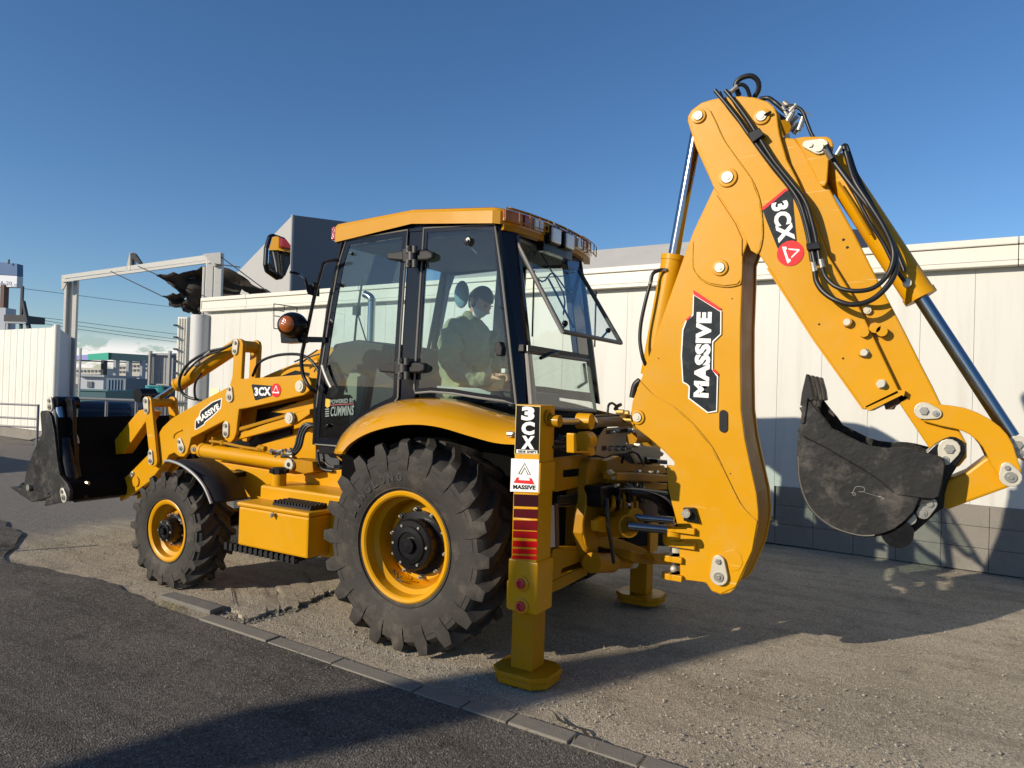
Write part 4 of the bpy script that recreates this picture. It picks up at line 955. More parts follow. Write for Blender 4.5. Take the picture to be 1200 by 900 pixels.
# shell: back sheet follows the rear outline, floor runs to the lip
bk_line = tr(k_([(318, 246), (322, 340), (333, 500), (350, 590), (388, 640), (400, 690), (396, 730)]), yB)
fl_line = tr(k_([(396, 730), (290, 692), (205, 722), (118, 678)]), yB)
def strip(line, y0, y1, t):
    ln = [Vector(p) for p in line]; o1 = []; o2 = []
    for i, p in enumerate(ln):
        d = (ln[min(i+1, len(ln)-1)]-ln[max(i-1, 0)]).normalized(); n_ = Vector((-d.y, d.x)); o1.append(tuple(p+n_*t/2)); o2.append(tuple(p-n_*t/2))
    return g_xz(o1+o2[::-1], y0, y0-y1)
mk('back_sheet', strip(bk_line, yB-.02, -1.13, .025), mat('bucket_matt_black', (.006, .006, .006), .75, spec=.08), fbk)
mk('clam_floor', strip(fl_line, yB-.02, -1.13, .03), M_BU, fbk)
mk('cutting_edge', g_xz(tr(k_([(60, 652), (122, 660), (300, 702), (292, 712), (190, 742), (84, 668)]), yB+.0), yB+.01, 2.3), M_BU, fbk, bevel=.004)
pk = lambda u, v, y: P(*k_([(u, v)])[0], y)
g = []
for i in range(8):
    a = pk(110, 650, yB); yy = yB-.03-i*.31; g.append(g_prism([(a.x+.02, yy, a.z+.03), (a.x+.16, yy-.02, a.z-.05), (a.x+.16, yy-.07, a.z-.05), (a.x+.02, yy-.09, a.z+.03)], (-.09, 0, -.05)))
mk('bucket_teeth', g, M_BU, fbk, bevel=.004)
mk('corner_bolt', g_cyl(pk(182, 655, yB), pk(182, 655, yB)+Vector((0, .03, 0)), .03, 12), M_STL, fbk, smooth=True)
# ribs of the back and clam hinge ears
for yy in (1.02,):
    mk('hinge_ear', g_xz(tr(k_([(270, 205), (285, 160), (292, 135), (312, 128), (330, 140), (338, 200), (340, 330), (352, 500), (366, 600), (400, 690), (405, 738), (330, 500), (318, 340)]), yB), yy, .035), M_K, fbk, bevel=.004)
mk('hinge_tube', [g_cyl(pk(440, 700, 1.0), pk(440, 700, 1.0)-Vector((0, 2.0, 0)), .07, 20)], M_K, fbk, smooth=True)
mk('knuckle', g_cyl(pk(320, 160, 1.08), pk(320, 160, 1.08)-Vector((0, .20, 0)), .06, 20), M_K, fbk, smooth=True)
for yy in (.25, -.1, -.95): mk('back_rib', g_xz(tr(k_([(322, 330), (350, 330), (390, 560), (430, 650), (470, 700), (405, 738), (330, 500)]), yB), yy, .035), M_K, fbk, bevel=.004)
keeper(k_([(298, 148)])[0], k_([(300, 185)])[0], 1.10, .035, .045, fbk)
keeper(k_([(372, 680)])[0], k_([(382, 715)])[0], yB, .035, .045, fbk)
for yy in (1.05, -.75):
    a = pk(425, 640, yy); b = pk(350, 190, yy)
    ca = ram(a, b, .58, .062, .040, fbk, mb=M_K, name='clam_cylinder', shaft='clam_rod')[0]
ca['label'] = 'far clam cylinder on the bucket back'
mk('pipe_elbow', [g_tube([pk(395, 350, 1.02), pk(430, 340, 1.0), pk(448, 365, .98), pk(455, 400, .98)], .018, 8, 4), g_tube([pk(440, 640, 1.02), pk(470, 628, 1.0), pk(520, 632, .97)], .018, 8, 4)], M_STL, fbk, smooth=True)
hose([(91, 520, .98), (91, 535, .98), (88, 552, 1.0), (87, 566, 1.0)], .012, fbk)
mk('far_ear', g_cyl(P(161, 463, -.35), P(161, 463, -.35)-Vector((0, .2, 0)), .085, 24), M_K, fbk, smooth=True)

# ---- rear fender
top_px = [(398, 527), (405, 508), (420, 492), (440, 479), (462, 470), (487, 466), (516, 466), (545, 470), (575, 479), (605, 487), (630, 492)]
lip_px = [(400, 532), (410, 520), (430, 508), (458, 500), (487, 497.5), (516, 501), (550, 511), (580, 519), (605, 521), (630, 520)]
tp_ = spline([P(x, y, .735) for x, y in top_px], 4)
lp_ = spline([P(x, y, 1.13) for x, y in lip_px], 4)
def resamp(ps, n):
    Ls = [0]
    for i in range(1, len(ps)): Ls.append(Ls[-1]+(ps[i]-ps[i-1]).length)
    o = []
    for k in range(n):
        t = Ls[-1]*k/(n-1); i = 0
        while i < len(ps)-2 and Ls[i+1] < t: i += 1
        f = (t-Ls[i])/max(1e-9, Ls[i+1]-Ls[i]); o.append(ps[i].lerp(ps[i+1], min(1, f)))
    return o
ta = resamp(tp_, 44); la = resamp(lp_, 44); rows = []
for i in range(9):
    t = i/8; u = math.sin(t*PI/2)**.8; v = 1-math.cos(t*PI/2)**.9 if t < 1 else 1
    rows.append([Vector((a.x+(b.x-a.x)*t, a.y+(b.y-a.y)*(.35*t+.65*u), a.z+(b.z-a.z)*(.45*t+.55*v))) for a, b in zip(ta, la)])
rows.append([b+Vector((0, -.035, -.004)) for b in la])
fen_ = mk('rear_fender', g_grid(rows), M_YG, BH, smooth=True, auto=70); sd = fen_.modifiers.new('s', 'SOLIDIFY'); sd.thickness = .010; sd.offset = -1
far = mk('rear_fender', g_grid([[Vector((p.x, -p.y, p.z)) for p in r] for r in rows]), M_Y, BH, smooth=True, auto=70); sd = far.modifiers.new('s', 'SOLIDIFY'); sd.thickness = .010
far['label'] = 'far rear fender'; fen_['label'] = 'near glossy yellow rear fender'
# dark wheel arch under the cab
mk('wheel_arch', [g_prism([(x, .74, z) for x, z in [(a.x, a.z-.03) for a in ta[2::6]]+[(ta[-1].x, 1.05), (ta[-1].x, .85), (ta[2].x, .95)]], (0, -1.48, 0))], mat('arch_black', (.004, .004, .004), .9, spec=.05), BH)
mk('cab_floor', g_box((-.55, -.70, 1.10), (P(370, 521, .72).x-.01, .70, 1.19)), M_K, BH, bevel=.01)
hose([(374, 527, .6), (384, 545, .62), (400, 548, .6), (412, 543, .6)], .010, BH); hose([(372, 530, .66), (376, 548, .66), (390, 552, .64)], .012, BH); hose([(392, 531, .66), (402, 540, .66), (416, 542, .66)], .007, BH, m_=M_YD)
mk('underfloor_box', g_box((P(400, 540, .6).x, -.3, .98), (P(372, 540, .6).x, .62, 1.12)), M_DKM, BH, bevel=.01)
mk('mount_plate', g_xz(tr([(391, 545), (418, 545), (418, 549), (391, 549)], .68), .68, .3), M_K, BH)

# ---- cab
yC = .72
cab = mk('cab_pillars', [g_xz(tr([(478, 268), (497, 266), (485.5, 466), (466, 470)], yC), yC-.01, .05),
                        g_xz(tr([(395, 272), (583, 256), (585, 266), (480, 272), (405, 282), (398, 286)], yC), yC-.005, .05)], M_NAVY, BH, bevel=.006)
def glaz(pts, y, gm, par, inw=.045, seal=.007, name='window', th=.012):
    xz = tr(pts, y)
    o = mk(name, g_ring(xz, y, th, inw), M_NAVY, par)
    i_ = inset(xz, inw-.004)
    mk('pane', g_xz(i_, y-th*.35, .005), gm, o)
    mk('seal', g_tube([Vector((a, y+.001, b)) for a, b in xz], seal, 6, closed=True), M_SEAL, o, smooth=True)
    return o
door_px = [(406, 281), (478, 269.5), (473.5, 330), (469, 400), (466.5, 466), (462, 472), (440, 482), (420, 495), (406, 510), (399, 523), (368.5, 520.5), (370.5, 480), (377, 430), (388, 360), (397, 310)]
dr = glaz(door_px, yC, M_GL, BH, .045, .007, 'door')
rq_px = [(497, 267.5), (580, 262.5), (588, 320), (597, 400), (605, 474), (590, 470), (560, 466), (530, 461), (505, 459), (487, 460.5), (485.5, 455), (490, 380)]
rq = glaz(rq_px, yC, M_GL, BH, .030, .008, 'quarter_window')
# far side openings use the same outlines moved to the far wall
glaz_far = []
for pts, nm in ((door_px, 'door'), (rq_px, 'quarter_window')):
    xz = tr(pts, yC); o = mk(nm, g_ring(xz, -.585, .02, .07), M_NAVY, BH); o['label'] = 'far side '+nm.replace('_', ' ')
    mk('pane', g_xz(inset(xz, .065), -.59, .005), M_GLC, o)
mk('far_pillar', g_xz(tr([(478, 268), (500, 266), (487, 466), (464, 470)], yC), -.55, .05), M_NAVY, BH)
# corner posts
A0 = P(402, 281, yC); A1 = P(369, 521, yC)
mk('front_post', g_tube([A0+Vector((.012, -.01, 0)), P(386, 360, yC)+Vector((.012, -.01, 0)), P(372, 460, yC)+Vector((.01, -.01, 0)), A1+Vector((.01, -.01, 0))], .02, 10), M_K, BH, smooth=True); mk('front_post', g_tube([(A0.x+.01, -.59, A0.z), (A1.x+.01, -.59, A1.z)], .03, 10), M_K, BH, smooth=True)
# rear corner post: swept box between side plane and rear plane
r0 = P(583, 262, yC); r1 = P(605, 472, yC)
for s_ in (1,):
    Pa = Vector((r0.x, s_*.715, r0.z+.02)); Pb = Vector((r1.x, s_*.715, r1.z-.1)); Qa = Vector((r0.x-.07, s_*.62, r0.z+.0)); Qb = Vector((r1.x-.085, s_*.62, r1.z-.1))
    g = [g_prism([Pa, Pb, Qb, Qa], (.02, -s_*.035, 0)), g_prism([Qa, Qb, Qb+Vector((.0, -s_*.06, 0)), Qa+Vector((0, -s_*.06, 0))], (.06, 0, 0))]
    mk('rear_post', g, M_NAVY, BH, bevel=.012, smooth=False)
rx0 = r0.x-.06; rx1 = r1.x-.075
def RZ(z): t = (z-r0.z)/(r1.z-r0.z); return rx0+(rx1-rx0)*t     # rear face leans with the post
def rearp(y, z, o_=0): return Vector((RZ(z)-o_, y, z))
zs = PX(652, 412, RZ(1.85)).z
def rq_(px, py):
    x = RZ(1.8)
    for _ in range(4): x = RZ(PX(px, py, x).z)
    return PX(px, py, x)
mk('rear_sill', g_prism([rq_(614, 403), rq_(614, 412), rq_(688.8, 422.5), rq_(688.3, 415.5)], (.05, 0, 0)), M_KM, BH, bevel=.006)
mk('sill_latch', g_prism([rq_(616, 404)-Vector((.02, 0, 0)), rq_(616, 412)-Vector((.02, 0, 0)), rq_(652, 417)-Vector((.02, 0, 0)), rq_(652, 410)-Vector((.02, 0, 0))], (.02, 0, 0)), M_K, BH, bevel=.004)
W0, W1, W2, W3 = rq_(617, 412), rq_(688.8, 422.5), rq_(697.5, 482), rq_(622, 477)
mk('far_rear_post', g_prism([rq_(664, 300), rq_(678, 300), rq_(690, 417), rq_(678, 415)], (.05, 0, 0)), mat('navy_post', (.015, .03, .07), .2, coat=.5), BH, bevel=.006)
zb_ = 1.38
lw = mk('lower_rear_window', g_tube([W0, W1, W2, W3], .014, 8, closed=True), M_SEAL, BH)
mk('pane', g_prism([W0, W1, W2, W3], (.006, 0, 0)), M_GLD, lw)
mk('wiper_arm', g_tube([rearp(.5, zs-.06, .02), rearp(.35, zs-.02, .03), rearp(.25, zs+.0, .03)], .012, 6), M_K, lw)
mk('latch', g_tube([rearp(-.2, zs-.06, .01), rearp(-.2, zs-.2, .01), rearp(-.05, zs-.24, .01)], .012, 6), M_SEAL, lw)
# open upper rear window, swung up on its top hinge
T0 = P(602, 278, .60); T1 = P(675, 311, -.60); B0 = P(659.5, 388.5, .60); B1 = P(727.5, 402, -.60)
T1 = PX(675, 311, T0.x); B1 = PX(727.5, 402, B0.x)
uw = mk('open_rear_window', g_tube([T0, T1, B1, B0], .017, 8, closed=True), mat('window_frame_grey', (.075, .075, .07), .45), BH, smooth=True)
nrm = (T1-T0).cross(B0-T0).normalized()
mk('pane', g_prism([T0, T1, B1, B0], nrm*.006), M_GLC, uw)
mk('wiper', [g_tube([T0.lerp(T1, .45)+nrm*.03, T0.lerp(T1, .45).lerp(B0.lerp(B1, .55), .45)+nrm*.04, B0.lerp(B1, .25).lerp(T0.lerp(T1, .25), .25)+nrm*.03], .006, 6, 3), g_tube([T0.lerp(T1, .35).lerp(B0.lerp(B1, .2), .35)+nrm*.02, B0.lerp(B1, .28).lerp(T0.lerp(T1, .28), .1)+nrm*.02], .007, 6)], M_K, uw)
mk('pull_handle', [g_tube([B0.lerp(B1, .12).lerp(T0, .08)+nrm*.0, B0.lerp(B1, .12).lerp(T0, .08)+nrm*.05, B0.lerp(B1, .75).lerp(T1, .06)+nrm*.05, B0.lerp(B1, .85).lerp(T1, .13)+nrm*.01], .009, 8)], M_K, uw)
mk('handle_knob', [g_sph(B0.lerp(B1, .12).lerp(T0, .1), .02), g_sph(B0.lerp(B1, .86).lerp(T1, .14), .02)], M_K, uw, smooth=True)
for yy in (.55, -.45): mk('gas_strut', [g_cyl((RZ(1.95), yy, 1.98), T0.lerp(B0, .35)+Vector((0, yy-T0.y, 0)), .006, 8)], M_K, BH)
mk('inner_wiring', [g_tube([(RZ(2.5), .5, 2.45), (RZ(2.5)-.02, .3, 2.38), (RZ(2.5), .1, 2.47), (RZ(2.5)-.03, -.1, 2.36), (RZ(2.5), -.3, 2.46)], .006, 6, 4)], M_K, BH)

# roof cap: plan outline swept with a rounded edge
na = P(391, 262, .74); nm = P(482.6, 244, .76); nc = P(582, 241, .76)
fa = P(392, 284, .74); fm = P(482.6, 262, .76); fc2 = P(582, 261.5, .76)
print('roof', na, nm, nc, fa, fm, fc2, 'glass', r0, r1, A0, A1, 'rear', P(610, 241.5, .6), P(688, 287, -.62), P(650, 257, 0))
xr = nc.x; zt0, zt1, zt2 = na.z, nm.z, nc.z
def zt_at(x): 
    if x > nm.x: return zt1+(zt0-zt1)*(x-nm.x)/(na.x-nm.x)
    return zt1+(zt2-zt1)*(nm.x-x)/(nm.x-nc.x) if x > nc.x else zt2
def zb_at(x):
    if x > fm.x: return fm.z+(fa.z-fm.z)*(x-fm.x)/(fa.x-fm.x)
    return fm.z+(fc2.z-fm.z)*(fm.x-x)/(fm.x-fc2.x) if x > fc2.x else fc2.z
XF = na.x
outl = [(XF, .66), (XF-.02, .74), (nm.x, .76), (xr+.03, .76), (xr-.015, .735), (xr-.045, .68), (xr-.085, .50), (xr-.115, .25), (xr-.125, 0)]
outl = outl+[(x, -y*.88) for x, y in outl[-2::-1]]+[(XF+.02, -.3), (XF+.03, 0), (XF+.02, .3)]
rows = []
cx_ = (XF+xr)/2
for inn_, dz, top in ((0, 0, 0), (0, .015, 0), (0, -.03, 1), (.015, -.008, 1), (.045, .004, 1), (.25, .02, 1), (.6, .035, 1)):
    r_ = []
    for x, y in outl:
        z = (zt_at(x) if top else zb_at(x))+dz; L_ = math.hypot(x-cx_, y)
        r_.append(Vector((x-(x-cx_)/L_*inn_, y-y/L_*inn_, z)))
    r_.append(r_[0].copy()); rows.append(r_)
V, Fc = g_grid(rows); n = len(outl)+1; Fc = Fc+[tuple(range(6*n, 7*n-1))]
roof = mk('cab_roof', (V, Fc), M_YG, BH, smooth=True, auto=28)
mk('roof_lining', g_prism([(x*.985, y*.94, zb_at(x)+.012) for x, y in outl], (0, 0, .02)), M_K, BH)
# light bar in the rear of the roof
def roofpt(u, zz, off=0):
    """u from 0 (near) to 1 (far) round the rear edge"""
    arc = [Vector((x, y, 0)) for x, y in outl[3:14]]
    L_ = [0]
    for i in range(1, len(arc)): L_.append(L_[-1]+(arc[i]-arc[i-1]).length)
    t = u*L_[-1]; i = 0
    while i < len(arc)-2 and L_[i+1] < t: i += 1
    f = (t-L_[i])/(L_[i+1]-L_[i]); p = arc[i].lerp(arc[i+1], f); d = (arc[i+1]-arc[i]).normalized(); nrm_ = Vector((d.y, -d.x, 0))
    if nrm_.x > 0: nrm_ = -nrm_
    q = p+nrm_*off; return Vector((q.x, q.y, zb_at(q.x)+zz))
def rpanel(u0, u1, z0, z1, off, m_, name, par, th=.02, n=4, bevel=.004):
    us = [u0+(u1-u0)*i/n for i in range(n+1)]
    A_ = [roofpt(u, z0, off) for u in us]; B_ = [roofpt(u, z0, off-th) for u in us]
    return mk(name, g_prism(A_+B_[::-1], (0, 0, z1-z0)), m_, par, bevel=bevel)
rpanel(.05, .95, -.035, .005, .004, M_YD, 'light_bar', roof, .05, 16)
rpanel(.32, .60, -.10, .01, .006, M_K, 'lamp_recess', roof, .06, 8)
rpanel(.08, .92, .108, .118, .012, M_YD, 'visor_lip', roof, .03, 18)
for a_, b_, m_, nm_ in ((.045, .15, M_AMB, 'indicator_lens'), (.165, .22, M_REDG, 'brake_lens'), (.235, .305, M_CLR, 'reversing_lens'), (.65, .72, M_CLR, 'reversing_lens'), (.735, .79, M_REDG, 'brake_lens'), (.805, .91, M_AMB, 'indicator_lens')):
    rpanel(a_, b_, .018, .095, .018, m_, nm_, roof, .03, 4, .006)
for a_ in (.335, .465):
    wl = rpanel(a_, a_+.095, -.045, .075, .045, M_K, 'work_lamp', roof, .05, 3, .012); rpanel(a_+.006, a_+.089, -.038, .068, .052, M_CLR, 'lamp_lens', wl, .02, 3, .01)
    mk('lamp_bracket', g_tube([roofpt(a_+.03, .07, .05), roofpt(a_+.035, .10, .03), roofpt(a_+.06, .10, .03), roofpt(a_+.065, .07, .05)], .006, 6), M_SEAL, wl)
for u0_, u1_ in ((.04, .31), (.64, .92)):
    for zz in (.02, .095): mk('lamp_guard', g_tube([roofpt(u0_+(u1_-u0_)*i/6, zz, .05) for i in range(7)], .004, 5), M_YD, roof)
    for i in range(5): u_ = u0_+(u1_-u0_)*i/4; mk('lamp_guard', g_tube([roofpt(u_, .015, .045), roofpt(u_, .02, .05), roofpt(u_, .095, .05)], .004, 5), M_YD, roof)
# front roof marker
mk('front_indicator', g_box((XF-.02, .60, fa.z+.02), (XF+.03, .735, na.z-.02)), M_REDG, roof, bevel=.01)
# windscreen with wiper
wt, wbm = A0, A1
ws = mk('windscreen', g_tube([(wt.x+.02, .68, wt.z), (wt.x+.02, -.57, wt.z), (wbm.x+.03, -.57, wbm.z+.35), (wbm.x+.03, .68, wbm.z+.35)], .02, 8, closed=True), M_K, BH)
mk('pane', g_prism([(wt.x+.02, .68, wt.z), (wt.x+.02, -.57, wt.z), (wbm.x+.03, -.57, wbm.z+.35), (wbm.x+.03, .68, wbm.z+.35)], (.005, 0, 0)), M_GLC, ws)
a = P(416, 405, .1); b = P(420, 340, .1); c = P(427, 320, .1)
mk('wiper', [g_tube([P(415, 405, .1), P(418, 372, .1), P(425, 325, .1)], .010, 6), g_tube([P(430, 402, .1), P(418, 364, .1)], .006, 6), g_box(tuple(P(418, 364, .1)-Vector((.02, .03, .04))), tuple(P(418, 364, .1)+Vector((.02, .03, .04))))], M_K, ws)
# lower cab front bulkhead
mk('bulkhead', g_box((A1.x-.04, -.69, 1.19), (A1.x+.0, .69, 1.55)), M_K, BH)

# door hinge blocks
def hinge(cx0, cy0):
    U = lambda x, y, yy: P(cx0+x, cy0+y, yy)
    def bx(x0, y0, x1, y1, th, m_, nm_, par, bev=.006): return mk(nm_, g_prism([U(x0, y0, yC+.01), U(x1, y0, yC+.01), U(x1, y1, yC+.01), U(x0, y1, yC+.01)], (0, th, 0)), m_, par, bevel=bev)
    h_ = bx(-6, -8, 6, 8, .045, M_KM, 'hinge', BH)
    mk('hinge_leaf', g_prism([U(-6, -6, yC+.01), U(-24, -3.5, yC+.01), U(-26, 0, yC+.01), U(-25, 4.5, yC+.01), U(-6, 6, yC+.01)], (0, .035, 0)), M_KM, h_, bevel=.01)
    mk('hinge_leaf', g_prism([U(6, -6, yC+.01), U(22, -6.5, yC+.01), U(28, -3, yC+.01), U(28, 3, yC+.01), U(22, 5.5, yC+.01), U(6, 6, yC+.01)], (0, .035, 0)), M_KM, h_, bevel=.012)
    mk('hinge_block', [g_cyl(U(x, y0, yC+.06), U(x, y1, yC+.06), r, 12) for x, y0, y1, r in ((-3.5, -12, -4, .022), (3.5, -12, -4, .020), (-3.5, 4, 13, .022), (3.5, 4, 13, .020), (0, -5, 5, .028))]+[g_cyl(U(-3.5, y, yC+.085), U(-3.5, y, yC+.04), .012, 8) for y in (-9, 9)], mat('hinge_casting', (.055, .053, .048), .5, var=.2) if 'hinge_casting' not in bpy.data.materials else bpy.data.materials['hinge_casting'], h_, smooth=True)
hinge(482.5, 300.5); hinge(473, 431.5)
def knob(px, py, par, r=.028):
    c = P(px, py, yC+.002); mk('glass_fixing', [g_lathe([(r, 0), (r*1.05, .012), (r*.8, .02), (r*.5, .021), (r*.45, .03), (0, .031)], c, (0, 1, 0), 20)], M_K, par, smooth=True)
knob(549.5, 283, rq); knob(413.5, 297.5, dr, .012); knob(385, 499, dr, .014); knob(588, 361, rq, .004)
for a_, b_ in ((549.5, 283),): mk('strap', g_tube([P(a_+1, b_+5, yC-.02), P(a_+9, b_+14, yC-.03)], .004, 5), M_SEAL, rq)
# door sticker and handle
dtext('POWERED BY', (387, 473.5), (415, 471.5), (387, 468.5), yC, mat('frosted_print', (.20, .25, .235), .6), dr, .02)
dtext('CUMMINS', (387, 488), (414, 486.5), (388, 476.5), yC, bpy.data.materials['frosted_print'], dr, .02)
decal([(387, 474.2), (415, 472.5), (415, 473.6), (387, 475.4)], yC, mat('dull_red_print', (.25, .05, .05), .6), dr, .0035, 'print_line')
decal([(382, 467), (387, 468), (387, 476), (384, 478), (381.5, 476)], yC, mat('yellow_print', (.6, .4, .02), .6), dr, .0035, 'print_emblem')
for i in range(4): decal([(381.5, 479+i*2.7), (386, 478.5+i*2.7), (386, 479.9+i*2.7), (381.5, 480.4+i*2.7)], yC, bpy.data.materials['frosted_print'], dr, .0035, 'print_bar')
mk('door_handle', [g_tube([P(377.5, 428, yC+.03), P(380, 436, yC+.03), P(384, 446, yC+.03), P(388, 454, yC+.03)], .012, 8)], M_GAL, dr, smooth=True)
mk('door_pocket', g_xz(tr([(376, 424), (390, 424), (400, 446), (396, 462), (384, 470), (374, 468)], yC-.05), yC-.05, .06), M_K, dr, bevel=.01)
mk('rear_latch', [g_xz(tr([(580, 401), (586, 400), (589, 408), (588, 417), (582, 417), (579, 410)], yC+.02), yC+.025, .05)], M_KM, rq, bevel=.008)
mk('fender_knob', [g_sph(P(601.5, 508, 1.14), .012)], M_STL, BH, smooth=True)

# grab rail, mirror and headlamp
mk('grab_rail', g_tube([P(397, 305, .78), P(389, 304.5, .80), P(380, 308, .80), P(376, 318, .80), P(369, 345, .80), P(360.5, 385, .80), P(353.5, 417, .80), P(354, 432, .80), P(356.5, 443, .80), P(363, 454, .80), P(371, 460, .76)], .014, 8, 4), M_K, BH, smooth=True)
mk('rail_bracket', g_tube([P(398, 333, .74), P(403, 336, .72)], .012, 6), M_K, BH)
mx_ = 1.42
mo = [(313, 290), (317.5, 274.5), (322, 273.5), (335, 278), (340.5, 286), (340, 310), (333.5, 327), (327, 328), (314, 319), (312, 310)]
mpts = [PX(x, y, mx_) for x, y in mo]
mir = mk('mirror', g_prism(mpts, (.05, 0, 0)), M_K, BH, bevel=.022, seg=4)
mc = sum(mpts, Vector())/len(mpts)
tl = Matrix.Rotation(math.radians(-4), 3, 'Z')
mk('mirror_glass', g_prism([mc+tl @ ((p-mc)*.87)+Vector((-.012, 0, 0)) for p in mpts], (.006, 0, 0)), M_MIR, mir)
mk('mirror_arm', g_tube([PX(340, 319, mx_+.02), PX(350, 321, mx_-.02), P(357, 326, .9), P(359.5, 334, .86), P(361, 342, .84)], .010, 8, 4), M_K, mir, smooth=True)
mk('mirror_clamp', [g_prism([P(359, 333, .86), P(369, 334, .80), P(369, 347, .80), P(360, 345, .86)], (0, -.05, 0)), g_cyl(P(368, 331, .81), P(368, 338, .81), .012, 8)], M_KM, mir, bevel=.006)
hy = .86
c = P(343, 381, hy)
lamp = mk('headlamp', [g_sph(c, .125, 24, 16, (.95, .85, .78))], M_K, BH, smooth=True)
cl_ = P(333.5, 380, hy+.02)
mk('amber_lens', g_lathe([(.062, -.01), (.060, .02), (.045, .035), (.02, .042), (0, .043)], P(337, 380, hy+.075), Vector((-.35, 1, .02)), 24), M_AMB, lamp, smooth=True)
mk('lamp_bracket', g_prism([P(328, 390, hy), P(346, 390, hy), P(350, 401, hy), P(329, 402, hy)], (0, -.1, 0)), M_K, lamp, bevel=.005)
mk('lamp_arm', g_prism([P(345, 394, hy-.02), P(381, 395, .74), P(381, 401, .74), P(345, 401, hy-.02)], (0, -.03, 0)), M_K, lamp)
g = []
for a_, b_ in (((321, 356), (321, 385)), ((321, 356), (348, 360)), ((321, 385), (334, 386)), ((321, 370), (328, 371)), ((333, 358), (333, 364)), ((348, 360), (348, 366)), ((321, 363), (333, 365))): g.append(g_cyl(P(*a_, hy+.1), P(*b_, hy+.1), .0035, 5))
mk('lamp_guard', g, M_KM, lamp)

# ---- cab interior
cs = 'cab interior'
mk('seat_base', [g_box((-.05, -.25, 1.19), (.45, .25, 1.50))], M_SEAT, BH, bevel=.04)
st_ = mk('operator_seat', [g_box((-.02, -.26, 1.50), (.46, .26, 1.62)), g_prism([(.30, -.25, 1.58), (.30, .25, 1.58), (.36, .24, 1.95), (.36, -.24, 1.95)], (.08, 0, 0))], M_SEAT, BH, bevel=.04, seg=3)
gp = [(372+x/8.19-2, 420+y/8.19) for x, y in [(340, 100), (480, 185), (455, 340), (420, 520), (320, 665), (240, 665), (255, 400), (280, 290), (300, 200)]]
mk('seat_side_panel', g_xz(tr(gp, .40), .40, .05), M_GRN, st_, bevel=.006)
mk('dashboard', [g_prism([P(378, 425, .3), P(396, 402, .3), P(418, 398, .3), P(455, 404, .3), P(462, 440, .3), P(470, 470, .3), P(455, 500, .3), P(378, 500, .3)], (0, -.75, 0))], M_KM, BH, bevel=.02)
mk('steering_wheel', [g_lathe([(.19, 0), (.205, .012), (.22, 0), (.205, -.012)], P(418, 420, -.05), Vector((-.6, 0, .8)), 32, True), g_cyl(P(418, 420, -.05), P(410, 450, -.05), .03, 12)], M_KM, BH, smooth=True)
mk('front_console', g_prism([P(440, 430, .55), P(462, 445, .55), P(468, 480, .55), P(430, 492, .55)], (0, -.3, 0)), M_SEAT, BH, bevel=.02)
rcx = P(572, 450, .2)
mk('rear_console', [g_prism([P(555, 437, .22), P(578, 443, .22), P(576, 458, .22), P(562, 455, .22), P(561, 446, .22), P(554, 445, .22)], (0, -.16, 0))], M_CONS, BH, bevel=.008)
mk('console_box', g_prism([P(548, 455, .3), P(600, 460, .3), P(604, 500, .3), P(540, 500, .3)], (0, -.75, 0)), M_SEAT, BH, bevel=.02)
for a_, b_, yy in (((570, 443), (577, 416), .2), ((584, 446), (590, 420), .0), ((560, 441), (556, 432), .3)):
    lv_ = mk('control_lever', g_tube([P(*a_, yy), P(*b_, yy)], .007, 8), M_STL, BH, smooth=True); mk('knob', g_sph(P(*b_, yy), .022), M_K, lv_, smooth=True)
mk('lever_gaiter', g_cone(P(571, 446, .2), P(574, 430, .2), .05, .012, 12), M_CONS, BH, smooth=True)
mk('white_tag', g_box(tuple(P(590, 437, .3)), tuple(P(590, 437, .3)+Vector((-.03, .03, .03)))), M_WH, BH)
mk('inner_trim', g_prism([P(512, 452, .60), P(560, 455, .60), P(575, 460, .60), P(575, 466, .60), P(510, 458, .60)], (0, -.04, 0)), M_CONS, BH, bevel=.004)
mk('inner_mirror', g_sph(P(541, 345, -.5), .11, 16, 10, (.7, .3, 1.1)), mat('blue_tinted_plastic', (.16, .30, .38), .3), BH, smooth=True)
mk('headliner', g_box((-.35, -.56, 2.66), (1.0, .66, 2.70)), mat('headliner_grey', (.10, .11, .12), .8), BH)

